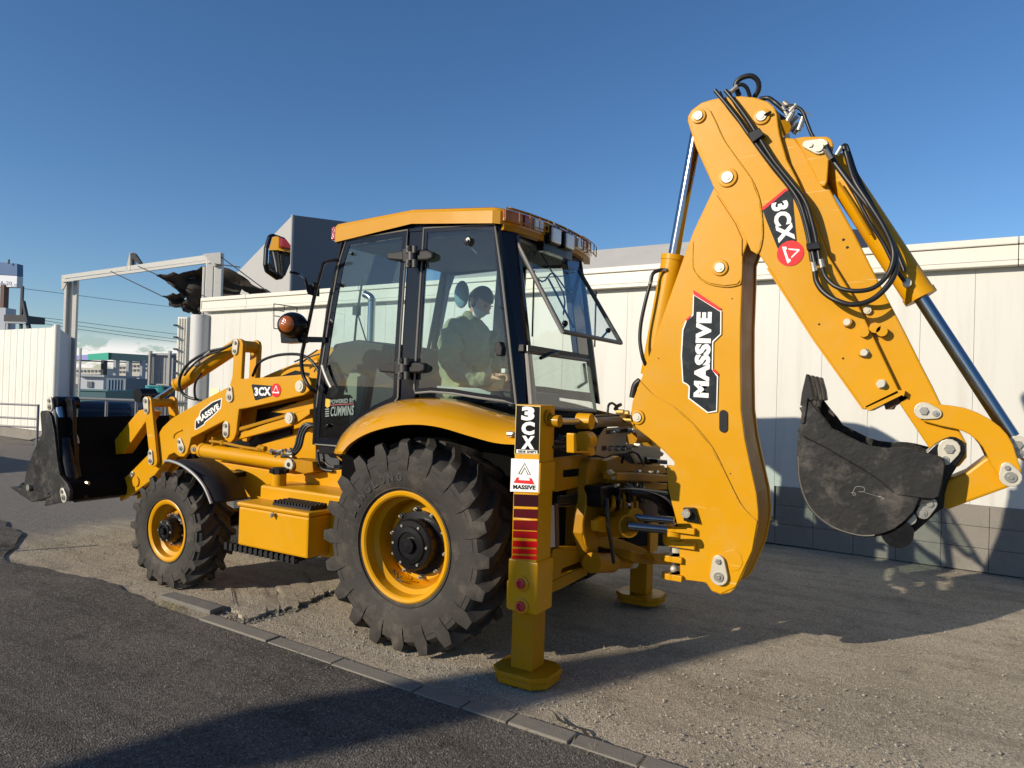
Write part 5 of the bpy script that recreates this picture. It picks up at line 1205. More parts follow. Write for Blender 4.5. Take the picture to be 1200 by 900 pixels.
# ---- rear frame with telescopic stabiliser legs
XF0 = P(603, 520, 1.14).x; XF1 = P(633, 520, 1.14).x
print('col x', XF0, XF1, 'top', P(615, 473, 1.14).z, P(615, 541, 1.14).z, P(615, 577, 1.14).z, P(615, 655, 1.14).z, P(615, 720, 1.14).z)
zt = P(615, 474, 1.14).z; z1 = P(615, 541, 1.14).z; z2 = P(615, 577, 1.14).z; z3 = P(615, 657, 1.14).z; z4 = P(615, 718, 1.14).z
fr_ = mk('rear_frame', g_box((XF1+.012, -1.0, z4+.12), (XF1+.10, .95, z4+.13)), M_YD, BH)
def leg(yo, near):
    s_ = 1 if near else -1
    y_in = yo-s_*.17
    lo_, hi_ = sorted((yo, y_in))
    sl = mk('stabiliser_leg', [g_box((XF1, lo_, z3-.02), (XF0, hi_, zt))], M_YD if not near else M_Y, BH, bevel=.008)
    sl['label'] = ('near' if near else 'far')+' outer stabiliser leg housing'
    yo2 = yo+s_*.008
    mk('wide_collar', g_box((XF1-.012, min(yo2, y_in), z2), (XF0+.012, max(yo2, y_in), z1)), M_Y, sl, bevel=.006)
    mk('lower_bracket', [g_box((XF1-.014, min(yo2, y_in-s_*.01), z4), (XF0+.012, max(yo2, y_in-s_*.01), z3)), g_box((XF0+.010, min(yo-s_*.01, yo-s_*.05), z4+.0), (XF0+.03, max(yo-s_*.01, yo-s_*.05), z3-.13))], M_Y, sl, bevel=.008)
    il = mk('inner_leg', g_box((XF1+.014, min(yo-s_*.012, y_in+s_*.012), .07), (XF0-.010, max(yo-s_*.012, y_in+s_*.012), z4+.05)), M_YD, BH, bevel=.008)
    cx_, cy_ = (XF0+XF1)/2, (yo+y_in)/2
    pd = [(cx_+a*.168, cy_+b*.145) for a, b in ((-1, -.55), (-.6, -1), (.6, -1), (1, -.55), (1, .55), (.6, 1), (-.6, 1), (-1, .55))]
    ft = mk('foot_pad', [g_prism([(x, y, .0) for x, y in pd], (0, 0, .038)), g_prism([(cx_+(x-cx_)*1.06, cy_+(y-cy_)*1.06, .038) for x, y in pd], (0, 0, .032))], M_YD, il, bevel=.008)
    return sl, il, yo2
YN = 1.14
sl, il, yo2 = leg(YN, True)
sl2, il2, _ = leg(-.86, False)
for (px, py) in ((611.5, 683.5), (611.5, 710)):
    c = P(px, py, yo2); mk('plug', [g_lathe([(.042, 0), (.044, .006), (.036, .014), (.030, .014), (.030, .004), (0, .004)], c, (0, 1, 0), 24)], M_Y, sl, smooth=True, auto=30)
    mk('plug_core', g_lathe([(.028, .0), (.028, .02), (.018, .021), (.016, .01), (0, .01)], c, (0, 1, 0), 16), M_REDL, sl, smooth=True, auto=30)
mk('leg_bolt', [g_cyl(P(601, 509, 1.11), P(601, 509, 1.11)+Vector((.03, 0, 0)), .018, 10)], M_STL, sl)
# stickers on the near leg
s_px = lambda pts: zc(590, 465, 4.5, pts)
decal(s_px([(66, 40), (196, 50), (190, 305), (58, 303)]), YN, mat('sticker_gold_edge', (.55, .42, .12), .4), sl, .001, 'sticker_border')
decal(s_px([(70, 45), (192, 54), (187, 300), (62, 298)]), YN, mat('sticker_black', (.006, .006, .006), .25, spec=.2), sl, .0022)
for ch, y0, y1 in (('3', 124, 50), ('C', 199, 130), ('X', 275, 205)):
    dtext(ch, s_px([(93, y0)])[0], s_px([(162, y0+3)])[0], s_px([(97, y1)])[0], YN, M_WH, sl, .06)
decal(s_px([(70, 277), (180, 283), (180, 300), (69, 296)]), YN, M_WH, sl, .0035, 'sticker_strip')
dtext('SIDE SHIFT', s_px([(76, 294)])[0], s_px([(174, 298)])[0], s_px([(77, 281)])[0], YN, M_STK, sl, .04, .0052)
decal(s_px([(42, 325), (188, 331), (184, 503), (36, 499)]), YN+.008, M_WH, sl, .0015)
Q = lambda pts: s_px(pts)
# open chevron outline and red base
mk('logo_peak', [g_tube([P(*q_, YN+.0105) for q_ in s_px([(80, 405), (112, 350), (142, 412), (130, 411), (112, 374), (93, 408), (80, 405)])], .0022, 6)], M_STK, sl)
decal(s_px([(72, 424), (84, 425), (80, 438), (140, 442), (136, 428), (150, 430), (165, 462), (54, 453)]), YN+.008, M_RED, sl, .003, 'logo_base')
dtext('MASSIVE', s_px([(50, 486)])[0], s_px([(168, 491)])[0], s_px([(51, 463)])[0], YN+.008, M_STK, sl, .05, .003)
cols = [(.030, .006, .010), (.065, .006, .009), (.14, .006, .008), (.30, .006, .008), (.60, .006, .008), (.72, .012, .010), (.75, .012, .012)]
ys = [(513, 576, 518, 581), (590, 636, 594, 643), (650, 700, 653, 706), (706, 742, 711, 750), (758, 790, 762, 796), (800, 826, 805, 832), (836, 853, 840, 860)]
for i, ((a_, b_, c_, d_), cl_) in enumerate(zip(ys, cols)):
    x0, x1 = 56-i*1.5, 184-i*1.2
    decal(s_px([(x0, a_), (x1, c_), (x1-1, d_), (x0-1, b_)]), YN, mat('stripe_red_%d' % i, cl_, .7, spec=.04), sl, .002, 'stripe').data.materials[0].name = 'stripe_red'
c = Vector((XF1-.001, YN-.075, PX(643.5, 489, XF1).z)); mk('cross_bolt', [g_lathe([(.042, 0), (.042, -.01), (.028, -.012), (.026, -.005), (0, -.005)], c, (1, 0, 0), 20), g_cyl(c, c-Vector((.012, 0, 0)), .018, 6)], M_YD, sl, smooth=True, auto=30)

# frame plates seen from behind, traced on planes of constant x
def xplate(name, pts, x, th, mat_, parent, bevel=.006): return mk(name, g_prism([PX(a, b, x) for a, b in pts], (th, 0, 0)), mat_, parent, bevel=bevel)
XR = XF1+.02
p_ = lambda pts: zc(640, 460, 5.625, pts); q_ = lambda pts: zc(640, 560, 5.625, pts)
def hollow_beam(o_, i_, x, th, name):
    """plate with a slot: outer and inner outlines with equal counts"""
    O = [PX(a, b, x) for a, b in o_]; I = [PX(a, b, x) for a, b in i_]; n = len(O); e = Vector((th, 0, 0))
    V = O+I+[p+e for p in O]+[p+e for p in I]; Fc = []
    for k in range(n):
        j = (k+1) % n; Fc += [(k, j, n+j, n+k), (2*n+k, 3*n+k, 3*n+j, 2*n+j), (k, 2*n+k, 2*n+j, j), (n+k, n+j, 3*n+j, 3*n+k)]
    return mk(name, (V, Fc), M_YD, BH)
hollow_beam(p_([(40, 432), (275, 405), (275, 590), (190, 628), (60, 655), (40, 600)]), p_([(112, 512), (245, 495), (245, 545), (190, 555), (112, 560), (110, 540)]), XR, .012, 'upper_frame_beam')
hollow_beam(q_([(35, 500), (270, 455), (270, 640), (90, 735), (40, 755), (35, 640)]), q_([(105, 598), (250, 540), (250, 580), (150, 620), (97, 630), (97, 615)]), XR, .012, 'lower_frame_beam')
mk('slot_backing', [g_box((XR+.10, -.80, PX(670, 575, XR).z+.01), (XR+.12, .95, PX(670, 540, XR).z))], M_DARK, BH)  # dark plate behind the beam slots, painting in their shade
mk('frame_backing', g_box((XR+.16, -.6, .45), (XR+.18, .9, 1.32)), M_DARK, BH)  # plain dark sheet added behind the frame plates
xplate('pale_guide_strip', [(645.5, 592), (650, 592), (651, 641), (646, 642)], XR-.005, .01, M_GAL, BH)
xplate('brown_guide_strip', [(651, 590), (655, 590), (656, 641), (652, 642)], XR-.005, .01, mat('guide_brown', (.12, .05, .02), .6), BH)
xplate('frame_shelf', q_([(50, 470), (250, 440), (270, 470), (40, 505)]), XR, .06, M_YD, BH)
xplate('frame_upright', p_([(280, 470), (300, 440), (360, 430), (400, 440), (398, 640), (345, 700), (340, 900), (345, 1030), (330, 1150), (300, 1180), (262, 1020), (240, 930), (250, 810), (265, 700)]), XR-.06, .07, M_YD, BH, .01)
mk('upright_edge', g_tube([PX(a, b, XR-.062) for a, b in p_([(262, 740), (250, 820), (246, 900), (255, 980), (270, 1030)])], .006, 6, 3), M_Y, BH, smooth=True)
# far leg braces / right half of the frame
xplate('frame_crossbeam', p_([(400, 450), (480, 420), (560, 470), (780, 480), (800, 530), (640, 560), (560, 520), (400, 540)]), XR-.10, .05, M_YD, BH)
xplate('frame_crossbeam', p_([(470, 530), (640, 530), (855, 548), (855, 590), (640, 588), (470, 580)]), XR-.22, .10, M_YD, BH, .008)
xplate('frame_crossbeam', p_([(470, 590), (800, 600), (800, 640), (470, 650)]), XR-.12, .06, M_YD, BH)
xplate('lower_crossbeam', q_([(560, 480), (720, 510), (830, 520), (830, 575), (600, 565), (555, 540)]), XR-.20, .12, M_YD, BH)
xplate('lower_plate', q_([(330, 400), (500, 405), (660, 470), (680, 520), (560, 500), (330, 450)]), XR-.05, .05, M_YD, BH)
# side shift carriage plates with slots, top ram
tp1 = xplate('slotted_plate', p_([(390, 235), (560, 222), (560, 275), (530, 275), (530, 335), (620, 345), (720, 360), (780, 400), (770, 420), (600, 470), (560, 400), (430, 410), (395, 430), (325, 410), (345, 300)]), XR-.14, .012, mat('olive_grey_plate', (.26, .215, .13), .5, var=.15), BH)
for (u, v) in ((395, 262), (470, 256), (510, 252)): mk('slot', g_prism([PX(a, b, XR-.1415) for a, b in p_([(u, v-12), (u+45, v-14), (u+45, v+8), (u, v+12)])], (.001, 0, 0)), M_DARK, tp1)
for k in range(4): mk('slot', g_prism([PX(a, b, XR-.1415) for a, b in p_([(368+k*44, 352), (398+k*44, 350), (398+k*44, 380), (368+k*44, 384)])], (.001, 0, 0)), M_DARK, tp1)
def xc(u, v, x, r, l, n=20, d=(-1, 0, 0)):
    c = PX(*p_([(u, v)])[0], x); return g_cyl(c, c+Vector(d)*l, r, n)
mk('plate_bolt', [xc(540, 248, XR-.14, .016, .04, 8), xc(583, 346, XR-.14, .016, .04, 8), xc(425, 262, XR-.14, .010, .03, 8), xc(455, 250, XR-.14, .010, .03, 8)]+[xc(408+44*k, 368, XR-.14, .009, .03, 8) for k in range(4)], M_STL, tp1, smooth=True)
ra_ = PX(*p_([(60, 188)])[0], XR-.06); rm = PX(*p_([(300, 195)])[0], XR-.06); rb_ = PX(*p_([(560, 190)])[0], XR-.06)
mk('side_ram', [g_cyl(rm, rb_, .034, 24), g_cyl(rm, rm+(rb_-rm).normalized()*.05, .040, 24)], bpy.data.materials['olive_grey_plate'], BH, smooth=True); mk('side_ram_rod', g_cyl(ra_, rm, .020, 20), M_STL, BH, smooth=True)
mk('rod_eye', [g_cyl(ra_-Vector((.03, 0, 0)), ra_+Vector((.03, 0, 0)), .034, 20)], M_YD, BH, smooth=True)
c1 = PX(*p_([(270, 190)])[0], XR-.10); mk('ram_trunnion', [g_cyl(c1-Vector((.03, 0, 0)), c1+Vector((.06, 0, 0)), .048, 24)], M_Y, BH, smooth=True)
c1 = PX(*p_([(235, 320)])[0], XR-.12); mk('clamp_roller', [g_cyl(c1, c1+Vector((0, -.10, 0)), .055, 24)], M_Y, BH, smooth=True)
xplate('clamp_bracket', p_([(185, 270), (200, 268), (205, 385), (275, 385), (275, 300), (290, 290), (300, 300), (320, 360), (330, 410), (300, 420), (275, 400), (186, 400)]), XR-.16, .05, M_Y, BH)
c1 = PX(*p_([(590, 290)])[0], XR-.10); mk('upper_ram', [g_cyl(c1+Vector((0, .10, 0)), c1+Vector((0, -.25, .0)), .05, 24)], M_YD, BH, smooth=True)
# hoses bundle to the valve block
def xh(pts, r=.010, nm='hose', m_=None, dx=0): return mk(nm, g_tube([PX(*p_([(u, v)])[0], XR-.14-dx-e) for u, v, e in pts], r, 8, 5), m_ or M_RUB, BH, smooth=True, auto=60)
xh([(500, 460, .03), (515, 420, .08), (560, 392, .1), (600, 400, .1), (625, 440, .06), (640, 470, .02)], .010)
xh([(405, 150, 0), (410, 90, 0), (430, 70, 0), (455, 82, 0), (470, 110, 0)], .008); xh([(455, 110, 0), (470, 90, 0), (490, 80, 0)], .012)
xh([(330, 155, 0), (400, 152, .0), (450, 150, 0), (480, 150, 0)], .009)
xh([(400, 700, .10), (405, 800, .12), (412, 900, .12), (430, 1000, .12), (445, 1120, .10)], .012)
xh([(520, 650, .02), (600, 670, .05), (700, 690, .08), (770, 700, .10), (820, 760, .12), (850, 840, .12)], .022); xh([(500, 680, .02), (620, 700, .04), (720, 730, .08), (800, 780, .10), (835, 870, .12)], .020)
xh([(520, 710, .0), (600, 700, .02), (680, 720, .05), (760, 760, .06)], .018); xh([(470, 640, .05), (560, 640, .08), (680, 650, .08), (790, 665, .10)], .016)
xh([(650, 440, .0), (690, 445, 0), (740, 450, 0)], .020); xh([(440, 690, .02), (445, 740, .06), (430, 780, .03)], .014, m_=M_YD)
for k in range(4): xh([(80, 690+18*k, -.16), (160, 680+20*k, -.15), (250, 640+22*k, -.14)], .010)
rnd = random.Random(9)
for k in range(7):
    u = rnd.uniform(60, 230); xh([(u-60, 290+k*16, -.15), (u, 300+k*15, -.12), (u+100, 290+k*17, -.14)], .012)
mk('valve_block', [g_prism([PX(a, b, XR-.16) for a, b in p_([(365, 620), (440, 600), (475, 610), (478, 740), (440, 770), (370, 760)])], (.12, 0, 0))], M_K, BH, bevel=.012)
g = []
for k in range(34):
    c = PX(*p_([(rnd.uniform(520, 640), rnd.uniform(600, 650))])[0], XR-.16-rnd.uniform(0, .05)); d = Vector((rnd.uniform(-1, 1), rnd.uniform(-1, 1), rnd.uniform(-1, 1))).normalized()*rnd.uniform(.01, .03); g.append(g_cyl(c-d, c+d, rnd.uniform(.004, .01), 6))
for (u, v) in ((465, 612), (420, 520), (430, 530), (450, 560), (610, 520), (690, 524), (730, 524), (540, 740), (600, 780)):
    c = PX(*p_([(u, v)])[0], XR-.2); g.append(g_cyl(c-Vector((0, .02, 0)), c+Vector((0, .02, 0)), .012, 8))
mk('hose_fittings', g, M_STL, BH, smooth=True)
mk('brass_fittings', [xc(465, 130, XR-.06, .02, .05, 8), xc(490, 140, XR-.05, .025, .06, 8), xc(485, 180, XR-.06, .018, .12, 8), xc(500, 160, XR-.06, .016, .09, 8)], mat('brass', (.45, .30, .08), .35, metal=.7), BH, smooth=True)
mk('corner_valve', xc(0, 0, 0, .001, .001)[0:0] or g_prism([PX(a, b, XR-.24) for a, b in p_([(735, 440), (800, 445), (802, 475), (735, 470)])], (.06, 0, 0)), M_K, BH, bevel=.006)
# swing cylinders between frame and king post
def xr_(u, v, x): return PX(*q_([(u, v)])[0], x)
sa = xr_(330, 330, XR-.02); sb_ = xr_(545, 318, XR-.34); sc2 = xr_(800, 340, XR-.56)
mk('swing_cylinder', [g_cyl(sa, sb_, .060, 28), g_cyl(sb_-(sb_-sa).normalized()*.06, sb_, .068, 28)], M_YD, BH, smooth=True); M_ROD = mat('dark_chrome_rod', (.16, .17, .19), .2, metal=1)
mk('swing_rod', g_cyl(sb_, sc2, .026, 24), M_ROD, BH, smooth=True)
o3 = Vector((0, -.12, .035)); mk('swing_cylinder', [g_cyl(sa+o3, sb_+o3, .058, 28)], M_YD, BH, smooth=True); mk('swing_rod', g_cyl(sb_+o3, sc2+o3, .022, 24), M_ROD, BH, smooth=True)
mk('swing_pivot_block', [g_prism([xr_(a, b, XR-.18) for a, b in ((330, 285), (385, 255), (405, 270), (405, 360), (335, 352))], (.04, 0, 0))], M_Y, BH, bevel=.008)
mk('swing_trunnion', [g_cyl(xr_(300, 560, XR-.1), xr_(430, 560, XR-.1), .062, 24), g_cyl(xr_(430, 560, XR-.12), xr_(560, 560, XR-.12), .038, 20)], M_YD, BH, smooth=True)
mk('white_cap', [g_cyl(xr_(548, 562, XR-.13), xr_(578, 562, XR-.13), .036, 24)], M_WPL, BH, smooth=True)
mk('lower_tube', [g_cyl(xr_(400, 240, XR-.08), xr_(560, 240, XR-.1), .03, 14), g_cyl(xr_(420, 250, XR-.04), xr_(540, 230, XR-.04), .04, 14)], M_YD, BH, smooth=True)
mk('swing_link', g_prism([xr_(a, b, XR-.3) for a, b in ((700, 500), (820, 505), (820, 560), (720, 550))], (.06, 0, 0)), M_YD, BH)
mk('primer_plate', [g_prism([xr_(a, b, XR-.30) for a, b in ((640, 170), (730, 160), (740, 280), (660, 270))], (.03, 0, 0))], mat('primer_brown', (.12, .055, .03), .6), BH)
xplate('dark_gap_sheet', [(735, 548), (782, 548), (784, 575), (792, 600), (800, 640), (735, 640)], XR-.01, .02, mat('gap_sheet_black', (.008, .008, .008), .9, spec=.1), BH)  # dark sheet added to close the bright gap behind the crossbeams
for k in range(5): xh([(560+20*k, 655+8*k, .12), (660+10*k, 665+9*k, .2), (760, 700+12*k, .26), (830, 780+14*k, .30), (850+3*k, 860, .32)], .016)
for k in range(6): xh([(470+30*k, 640, .02), (480+34*k, 700, .06), (470+40*k, 780+10*k, .02)], .012, m_=(M_YD if k % 2 else M_RUB))
mk('king_post', [g_box((-1.62, .10, .55), (-1.42, .20, 1.25))], M_YD, BH, bevel=.02)

# ---- digger boom, dipper and bucket, all in parallel upright planes
YBm = .30
bm_px = [(738.2, 489.5), (741, 470), (750.6, 446), (775, 375), (800.7, 302), (812, 272), (836, 221), (850, 200), (872, 215), (876, 285), (870.5, 300), (870, 329), (868, 380), (867.8, 427), (868.5, 480), (873, 515), (880, 548), (886.7, 578.7), (888.8, 600), (888.5, 615), (882.7, 645), (869, 677), (863, 688), (856, 694.7), (845, 697), (834, 693), (828, 684), (822, 682.3), (797, 679.5), (796, 650.7), (793, 612), (787, 590), (782.7, 573), (780.8, 545), (790, 546), (790, 541), (777, 528), (760, 513), (744, 501), (740, 497)]
bxz = tr(bm_px, YBm)
boom = mk('boom', g_xz(bxz, YBm, .03), M_Y, BH, bevel=.007, seg=2); mk('boom_web', g_xz(inset(bxz, .010), YBm-.028, .345), M_YD, boom); mk('far_side_plate', g_xz(bxz, YBm-.37, .03), M_Y, boom, bevel=.006); boom['label'] = 'tall inner boom carrying the long vertical sticker'  # web uses the darker yellow, its shade put into the colour
# raised doubler plates
mk('doubler_plate', g_xz(tr([(812.5, 281), (840, 228), (862, 262), (870, 280), (869.5, 318), (868.5, 328), (864, 333), (850, 335), (832, 332), (822, 327), (816, 320), (812.2, 312)], YBm), YBm+.008, .006), M_Y, boom, bevel=.003)
mk('lower_doubler', g_xz(tr([(750.4, 447), (766, 463), (790, 477), (812, 497), (834, 524), (850, 556), (866, 588), (876, 601), (887.5, 611.5), (881.5, 645), (862, 687.5), (845, 695.5), (834.5, 691.5), (829, 682.5), (797.8, 678.5), (796.8, 650), (793.5, 612), (783.5, 573), (781.6, 546), (791.4, 546.5), (791, 540.5), (778, 527), (745, 500), (740, 489), (742, 470)], YBm), YBm+.007, .006), M_Y, boom, bevel=.003)
pin(844, 314, YBm+.008, .032, boom); pin(747.5, 489, YBm+.007, .031, boom)
mk('cast_badge_plate', g_xz(tr([(851, 646), (862, 643), (869, 650), (871, 660), (866, 668), (857, 669)], YBm), YBm+.010, .003), M_Y, boom, bevel=.002)
mk('lower_slot', g_xz(tear(*[(lambda v: (v.x, v.z))(P(848, yy, YBm)) for yy in (485, 502)], .024, .024), YBm+.0082, .0012), M_DARK, boom)
keeper((843, 657), (843.5, 675), YBm+.007, .035, .052, boom, th=.025)
b_ = lambda pts: zc(720, 280, 4.09, pts)
# sticker: white rim, red accents, charcoal body, lettering up the boom
bord = [(380, 250), (515, 345), (514, 458), (476, 495), (474, 622), (499, 658), (494, 828), (448, 835), (355, 765), (358, 712), (350, 700), (328, 688), (320, 560), (327, 435), (343, 392), (376, 362)]
body = [(384, 272), (509, 350), (508, 455), (470, 491), (468, 625), (493, 661), (489, 822), (450, 829), (362, 762), (364, 708), (354, 696), (333, 684), (326, 560), (333, 438), (348, 397), (381, 366)]
decal(b_(bord), YBm, M_WH, boom, .0095, 'sticker_border'); decal(b_(body), YBm, M_STK, boom, .0108)
decal(b_([(380, 248), (386, 248), (512, 333), (508, 346), (382, 268)]), YBm, M_RED, boom, .0122, 'sticker_accent'); decal(b_([(344, 388), (368, 366), (370, 372), (349, 396)]), YBm, M_RED, boom, .0122, 'sticker_accent'); decal(b_([(473, 622), (480, 624), (500, 645), (499, 657), (474, 632)]), YBm, M_RED, boom, .0122, 'sticker_accent')
dtext('MASSIVE', b_([(452, 762)])[0], b_([(468, 350)])[0], b_([(378, 757)])[0], YBm, M_WH, boom, .06, .0125)
# small black lock plate and hinge lugs at the boom foot
mk('lock_plate', g_xz(tr(zc(690, 580, 6.43, [(712, 95), (795, 95), (832, 215), (715, 195)]), YBm+.03), YBm+.035, .02), M_K, BH, bevel=.004)
c = P(*zc(690, 580, 6.43, [(745, 135)])[0], YBm+.035); mk('lock_pin', g_cyl(c, c+Vector((0, .04, 0)), .026, 16), M_STL, BH, smooth=True)
def lug(u, v, r, h, w, nm='hinge_lug', m_=M_Y):
    c = P(*zc(690, 580, 6.43, [(u, v)])[0], YBm-.02); g_ = [g_cyl(c-Vector((0, 0, h/2)), c+Vector((0, 0, h/2)), r, 28), g_box((c.x-w, c.y-r*.95, c.z-h/2), (c.x, c.y+r*.95, c.z+h/2))]
    return mk(nm, g_, m_, BH, bevel=.004)
lug(650, 245, .070, .036, .14); lug(650, 355, .070, .036, .14); mk('rod_end', g_cyl(P(*zc(690, 580, 6.43, [(635, 300)])[0], YBm-.02)-Vector((0, 0, .045)), P(*zc(690, 580, 6.43, [(635, 300)])[0], YBm-.02)+Vector((0, 0, .045)), .062, 28), M_Y, BH, smooth=True)
lug(625, 470, .062, .036, .08); lug(625, 605, .062, .036, .08)
mk('pin_washer', [g_cyl(P(*zc(690, 580, 6.43, [(660, 405)])[0], YBm-.02)-Vector((0, 0, .02)), P(*zc(690, 580, 6.43, [(660, 405)])[0], YBm-.02)+Vector((0, 0, .02)), .038, 20), g_sph(P(*zc(690, 580, 6.43, [(640, 558)])[0], YBm), .022)], M_WPL, BH, smooth=True)

M_WELD = mat('painted_weld', (.62, .33, .03), .5, spec=.3, bump=.8, bscale=120)
mk('weld_bead', g_tube([P(*q, YBm+.007) for q in ((750.6, 447.5), (766, 463), (790, 477), (812, 497), (834, 524), (850, 556), (866, 588), (876, 601), (887, 611))], .0035, 6, 4), M_WELD, boom, smooth=True)
mk('weld_bead', g_tube([P(*q, YBm+.008) for q in ((812.4, 284), (812, 312), (816, 321), (822, 328), (832, 333), (850, 336), (864, 334), (868.5, 328), (869.5, 300))], .0035, 6, 4), M_WELD, boom, smooth=True)
for q in ((838, 470), (772, 420), (856, 555), (800, 640), (858, 350)):
    mk('small_hole', g_cyl(P(*q, YBm+.0005), P(*q, YBm+.0015), .004, 10), M_DARK, boom)
# boom ram behind: yellow barrel, chrome rod up to the dipper crank
a = P(764, 440, .12); b = P(819, 140, .12); m0 = P(797, 301, .12)
ram(a, b, (m0-a).length/(b-a).length, .075, .038, BH, name='dipper_cylinder', shaft='dipper_rod')
hose([(780.5, 316, .2), (772, 317, .22), (765, 321, .24), (762, 332, .25), (756, 355, .26), (751, 380, .26), (750, 400, .26), (753, 418, .26), (757, 428, .24)], .012, BH)
mk('hose_fitting', [g_cyl(P(781, 316, .2), P(771, 317, .22), .012, 10), g_cyl(P(764, 322, .24), P(762, 333, .25), .013, 10)], M_STL, BH, smooth=True)
hose([(750, 446, .26), (744, 452, .26), (741, 466, .26)], .022, BH)

# dipper: near outer plate, inner telescopic box, far plate
YD = .345
d_px = [(805.7, 142), (806, 136), (810, 129), (822, 120), (835, 116), (850, 113.3), (868, 112.3), (885, 114), (900, 119), (907, 125), (910.5, 133), (912, 147), (914, 158.7), (922, 186.7), (933, 208), (950, 246), (972, 302), (1004, 354), (1026, 400), (1055, 461), (1013, 480.5), (1000, 462), (955, 399), (900, 313), (876, 279), (858, 252), (836, 219), (815, 172)]
dip = mk('dipper', [g_xz(tr(d_px, YD), YD, .03)], M_Y, BH, bevel=.007); dip['label'] = 'near side plate of the dipper with black hoses along it'
mk('far_side_plate', [g_xz(tr(d_px, YD), YD-.46, .03)], M_Y, dip, bevel=.006)
mk('top_web', strip(tr([(812, 130), (850, 115), (885, 116), (907, 130), (914, 160)], YD), YD-.03, YD-.44, .03), M_Y, dip)
mk('bottom_web', strip(tr([(900, 312), (955, 397), (1013, 478)], YD), YD-.03, YD-.44, .03), M_Y, dip)
mk('end_web', strip(tr([(1016, 479), (1055, 460), (1060, 461)], YD), YD-.0, YD-.44, .03), M_Y, dip)
d6 = lambda pts: zc(780, 70, 4.286, pts)
mk('doubler_plate', g_xz(tr(d6([(118, 300), (130, 268), (170, 244), (205, 243), (222, 256), (250, 310), (290, 400), (345, 480), (430, 600), (470, 700), (484, 800), (486, 890), (470, 960), (455, 975), (430, 960), (395, 880), (250, 650), (240, 636)]), YD), YD+.007, .006), M_Y, dip, bevel=.003)
pin(819, 136.5, YD+.007, .029, dip); pin(853, 208.5, YD+.007, .037, dip); pin(893, 137, YD, .031, dip)
mk('grease_pipe', [g_cyl(P(896, 135, YD+.02), P(904, 131, YD+.02), .008, 8)], M_K, dip)
mk('weld_bead', g_tube([P(*q, YD+.0065) for q in d6([(222, 256), (250, 312), (290, 400), (345, 480), (430, 600), (470, 700), (484, 800), (486, 890), (470, 960), (455, 975)])], .0035, 6, 4), M_WELD, dip, smooth=True)
for q in ((903, 194), (988, 420), (960, 380)): mk('small_hole', g_cyl(P(*q, YD+.0005), P(*q, YD+.0015), .006, 10), M_DARK, dip)
ib_px = [(912, 160), (931.7, 162), (950, 185), (973.7, 223.8), (1001, 273), (1030, 330.7), (1060, 388), (1080, 428), (1093, 453), (1101, 470), (1108, 484), (1122, 500), (1133, 520), (1133, 536), (1124, 547), (1108, 550), (1096, 540), (1086.7, 521.7), (1068, 494), (1052, 470), (1046, 459), (1000, 370)]
ib = mk('inner_dipper', [g_xz(tr(ib_px, .30), .30, .36)], M_Y, BH, bevel=.010); ib['label'] = 'extending inner dipper box'
d7 = lambda pts: zc(900, 140, 3.46, pts); d8 = lambda pts: zc(900, 380, 3, pts)
brk = tr(d7([(110, 76), (150, 70), (240, 70), (258, 82), (264, 100), (262, 130), (246, 168), (244, 200), (240, 250), (232, 270), (218, 272), (205, 255), (160, 165)]), .33)
mk('ram_bracket', g_xz(brk, .335, .03), M_Y, BH, bevel=.006); mk('ram_bracket', g_xz(brk, .02, .03), M_Y, BH, bevel=.006)
o = mk('keeper_plate', g_xz(tear(*[(lambda v: (v.x, v.z))(P(*d7([uv])[0], .335)) for uv in ((158, 103), (212, 112))], .022, .044), .35, .014), M_WPL, BH, bevel=.004)
c = P(*d7([(205, 113)])[0], .35); mk('keeper_bolt', [g_cyl(c, c+Vector((0, .01, 0)), .026, 20), g_cyl(P(*d7([(172, 104)])[0], .35), P(*d7([(172, 104)])[0], .35)+Vector((0, .01, 0)), .014, 6)], M_WPL, BH, smooth=True)
# bucket crowd ram along the dipper's back
a = P(975, 190, .20); b = P(1186, 512, .20); m0 = P(1077, 350, .20)
ram(a, b, (m0-a).length/(b-a).length, .078, .036, BH, name='crowd_cylinder', shaft='crowd_rod')
xz_ = tr([(1051, 336), (1066, 357), (1087, 345), (1075, 322)], .20)
c = P(1063, 332, .29); mk('port_plug', [g_cyl(c-Vector((0, .03, 0)), c+Vector((0, .02, 0)), .022, 20)], M_WPL, BH, smooth=True)
# bolts and plugs on the dipper
for u, v, r in (((1016.7), 364, .022),): pin(u, v, .30, r, ib, 'grease_cap', False)
for u, v in d7([(322, 822), (390, 865)])+[(1010, 412)]: 
    c = P(u, v, YD); mk('wear_pad_bolt', [g_cyl(c, c+Vector((0, .03, 0)), .026, 8)], M_Y, dip, smooth=True)
for u, v in [(993, 378), (1013, 413.5), (1033, 450)]:
    c = P(u, v, YD); mk('adjuster_bolt', [g_cyl(c, c+Vector((0, .035, 0)), .018, 12), g_cyl(c, c+Vector((0, .015, 0)), .026, 6)], M_WPL, dip, smooth=True)
for u, v in [(1026, 385), (1034, 389)]:
    c = P(u, v, .30); mk('wear_pad_bolt', [g_cyl(c, c+Vector((0, .05, 0)), .028, 12)], M_Y, ib, smooth=True)
for q in ((988.5, 281), (993, 290)): mk('small_hole', g_cyl(P(*q, .3005), P(*q, .3015), .008, 10), M_DARK, ib)
mk('lock_block', g_xz(tr([(1036, 474), (1058, 462), (1064, 466), (1048, 476), (1046, 480), (1038, 480)], .28), .30, .25), mat('rusty_block', (.10, .05, .02), .7), ib)
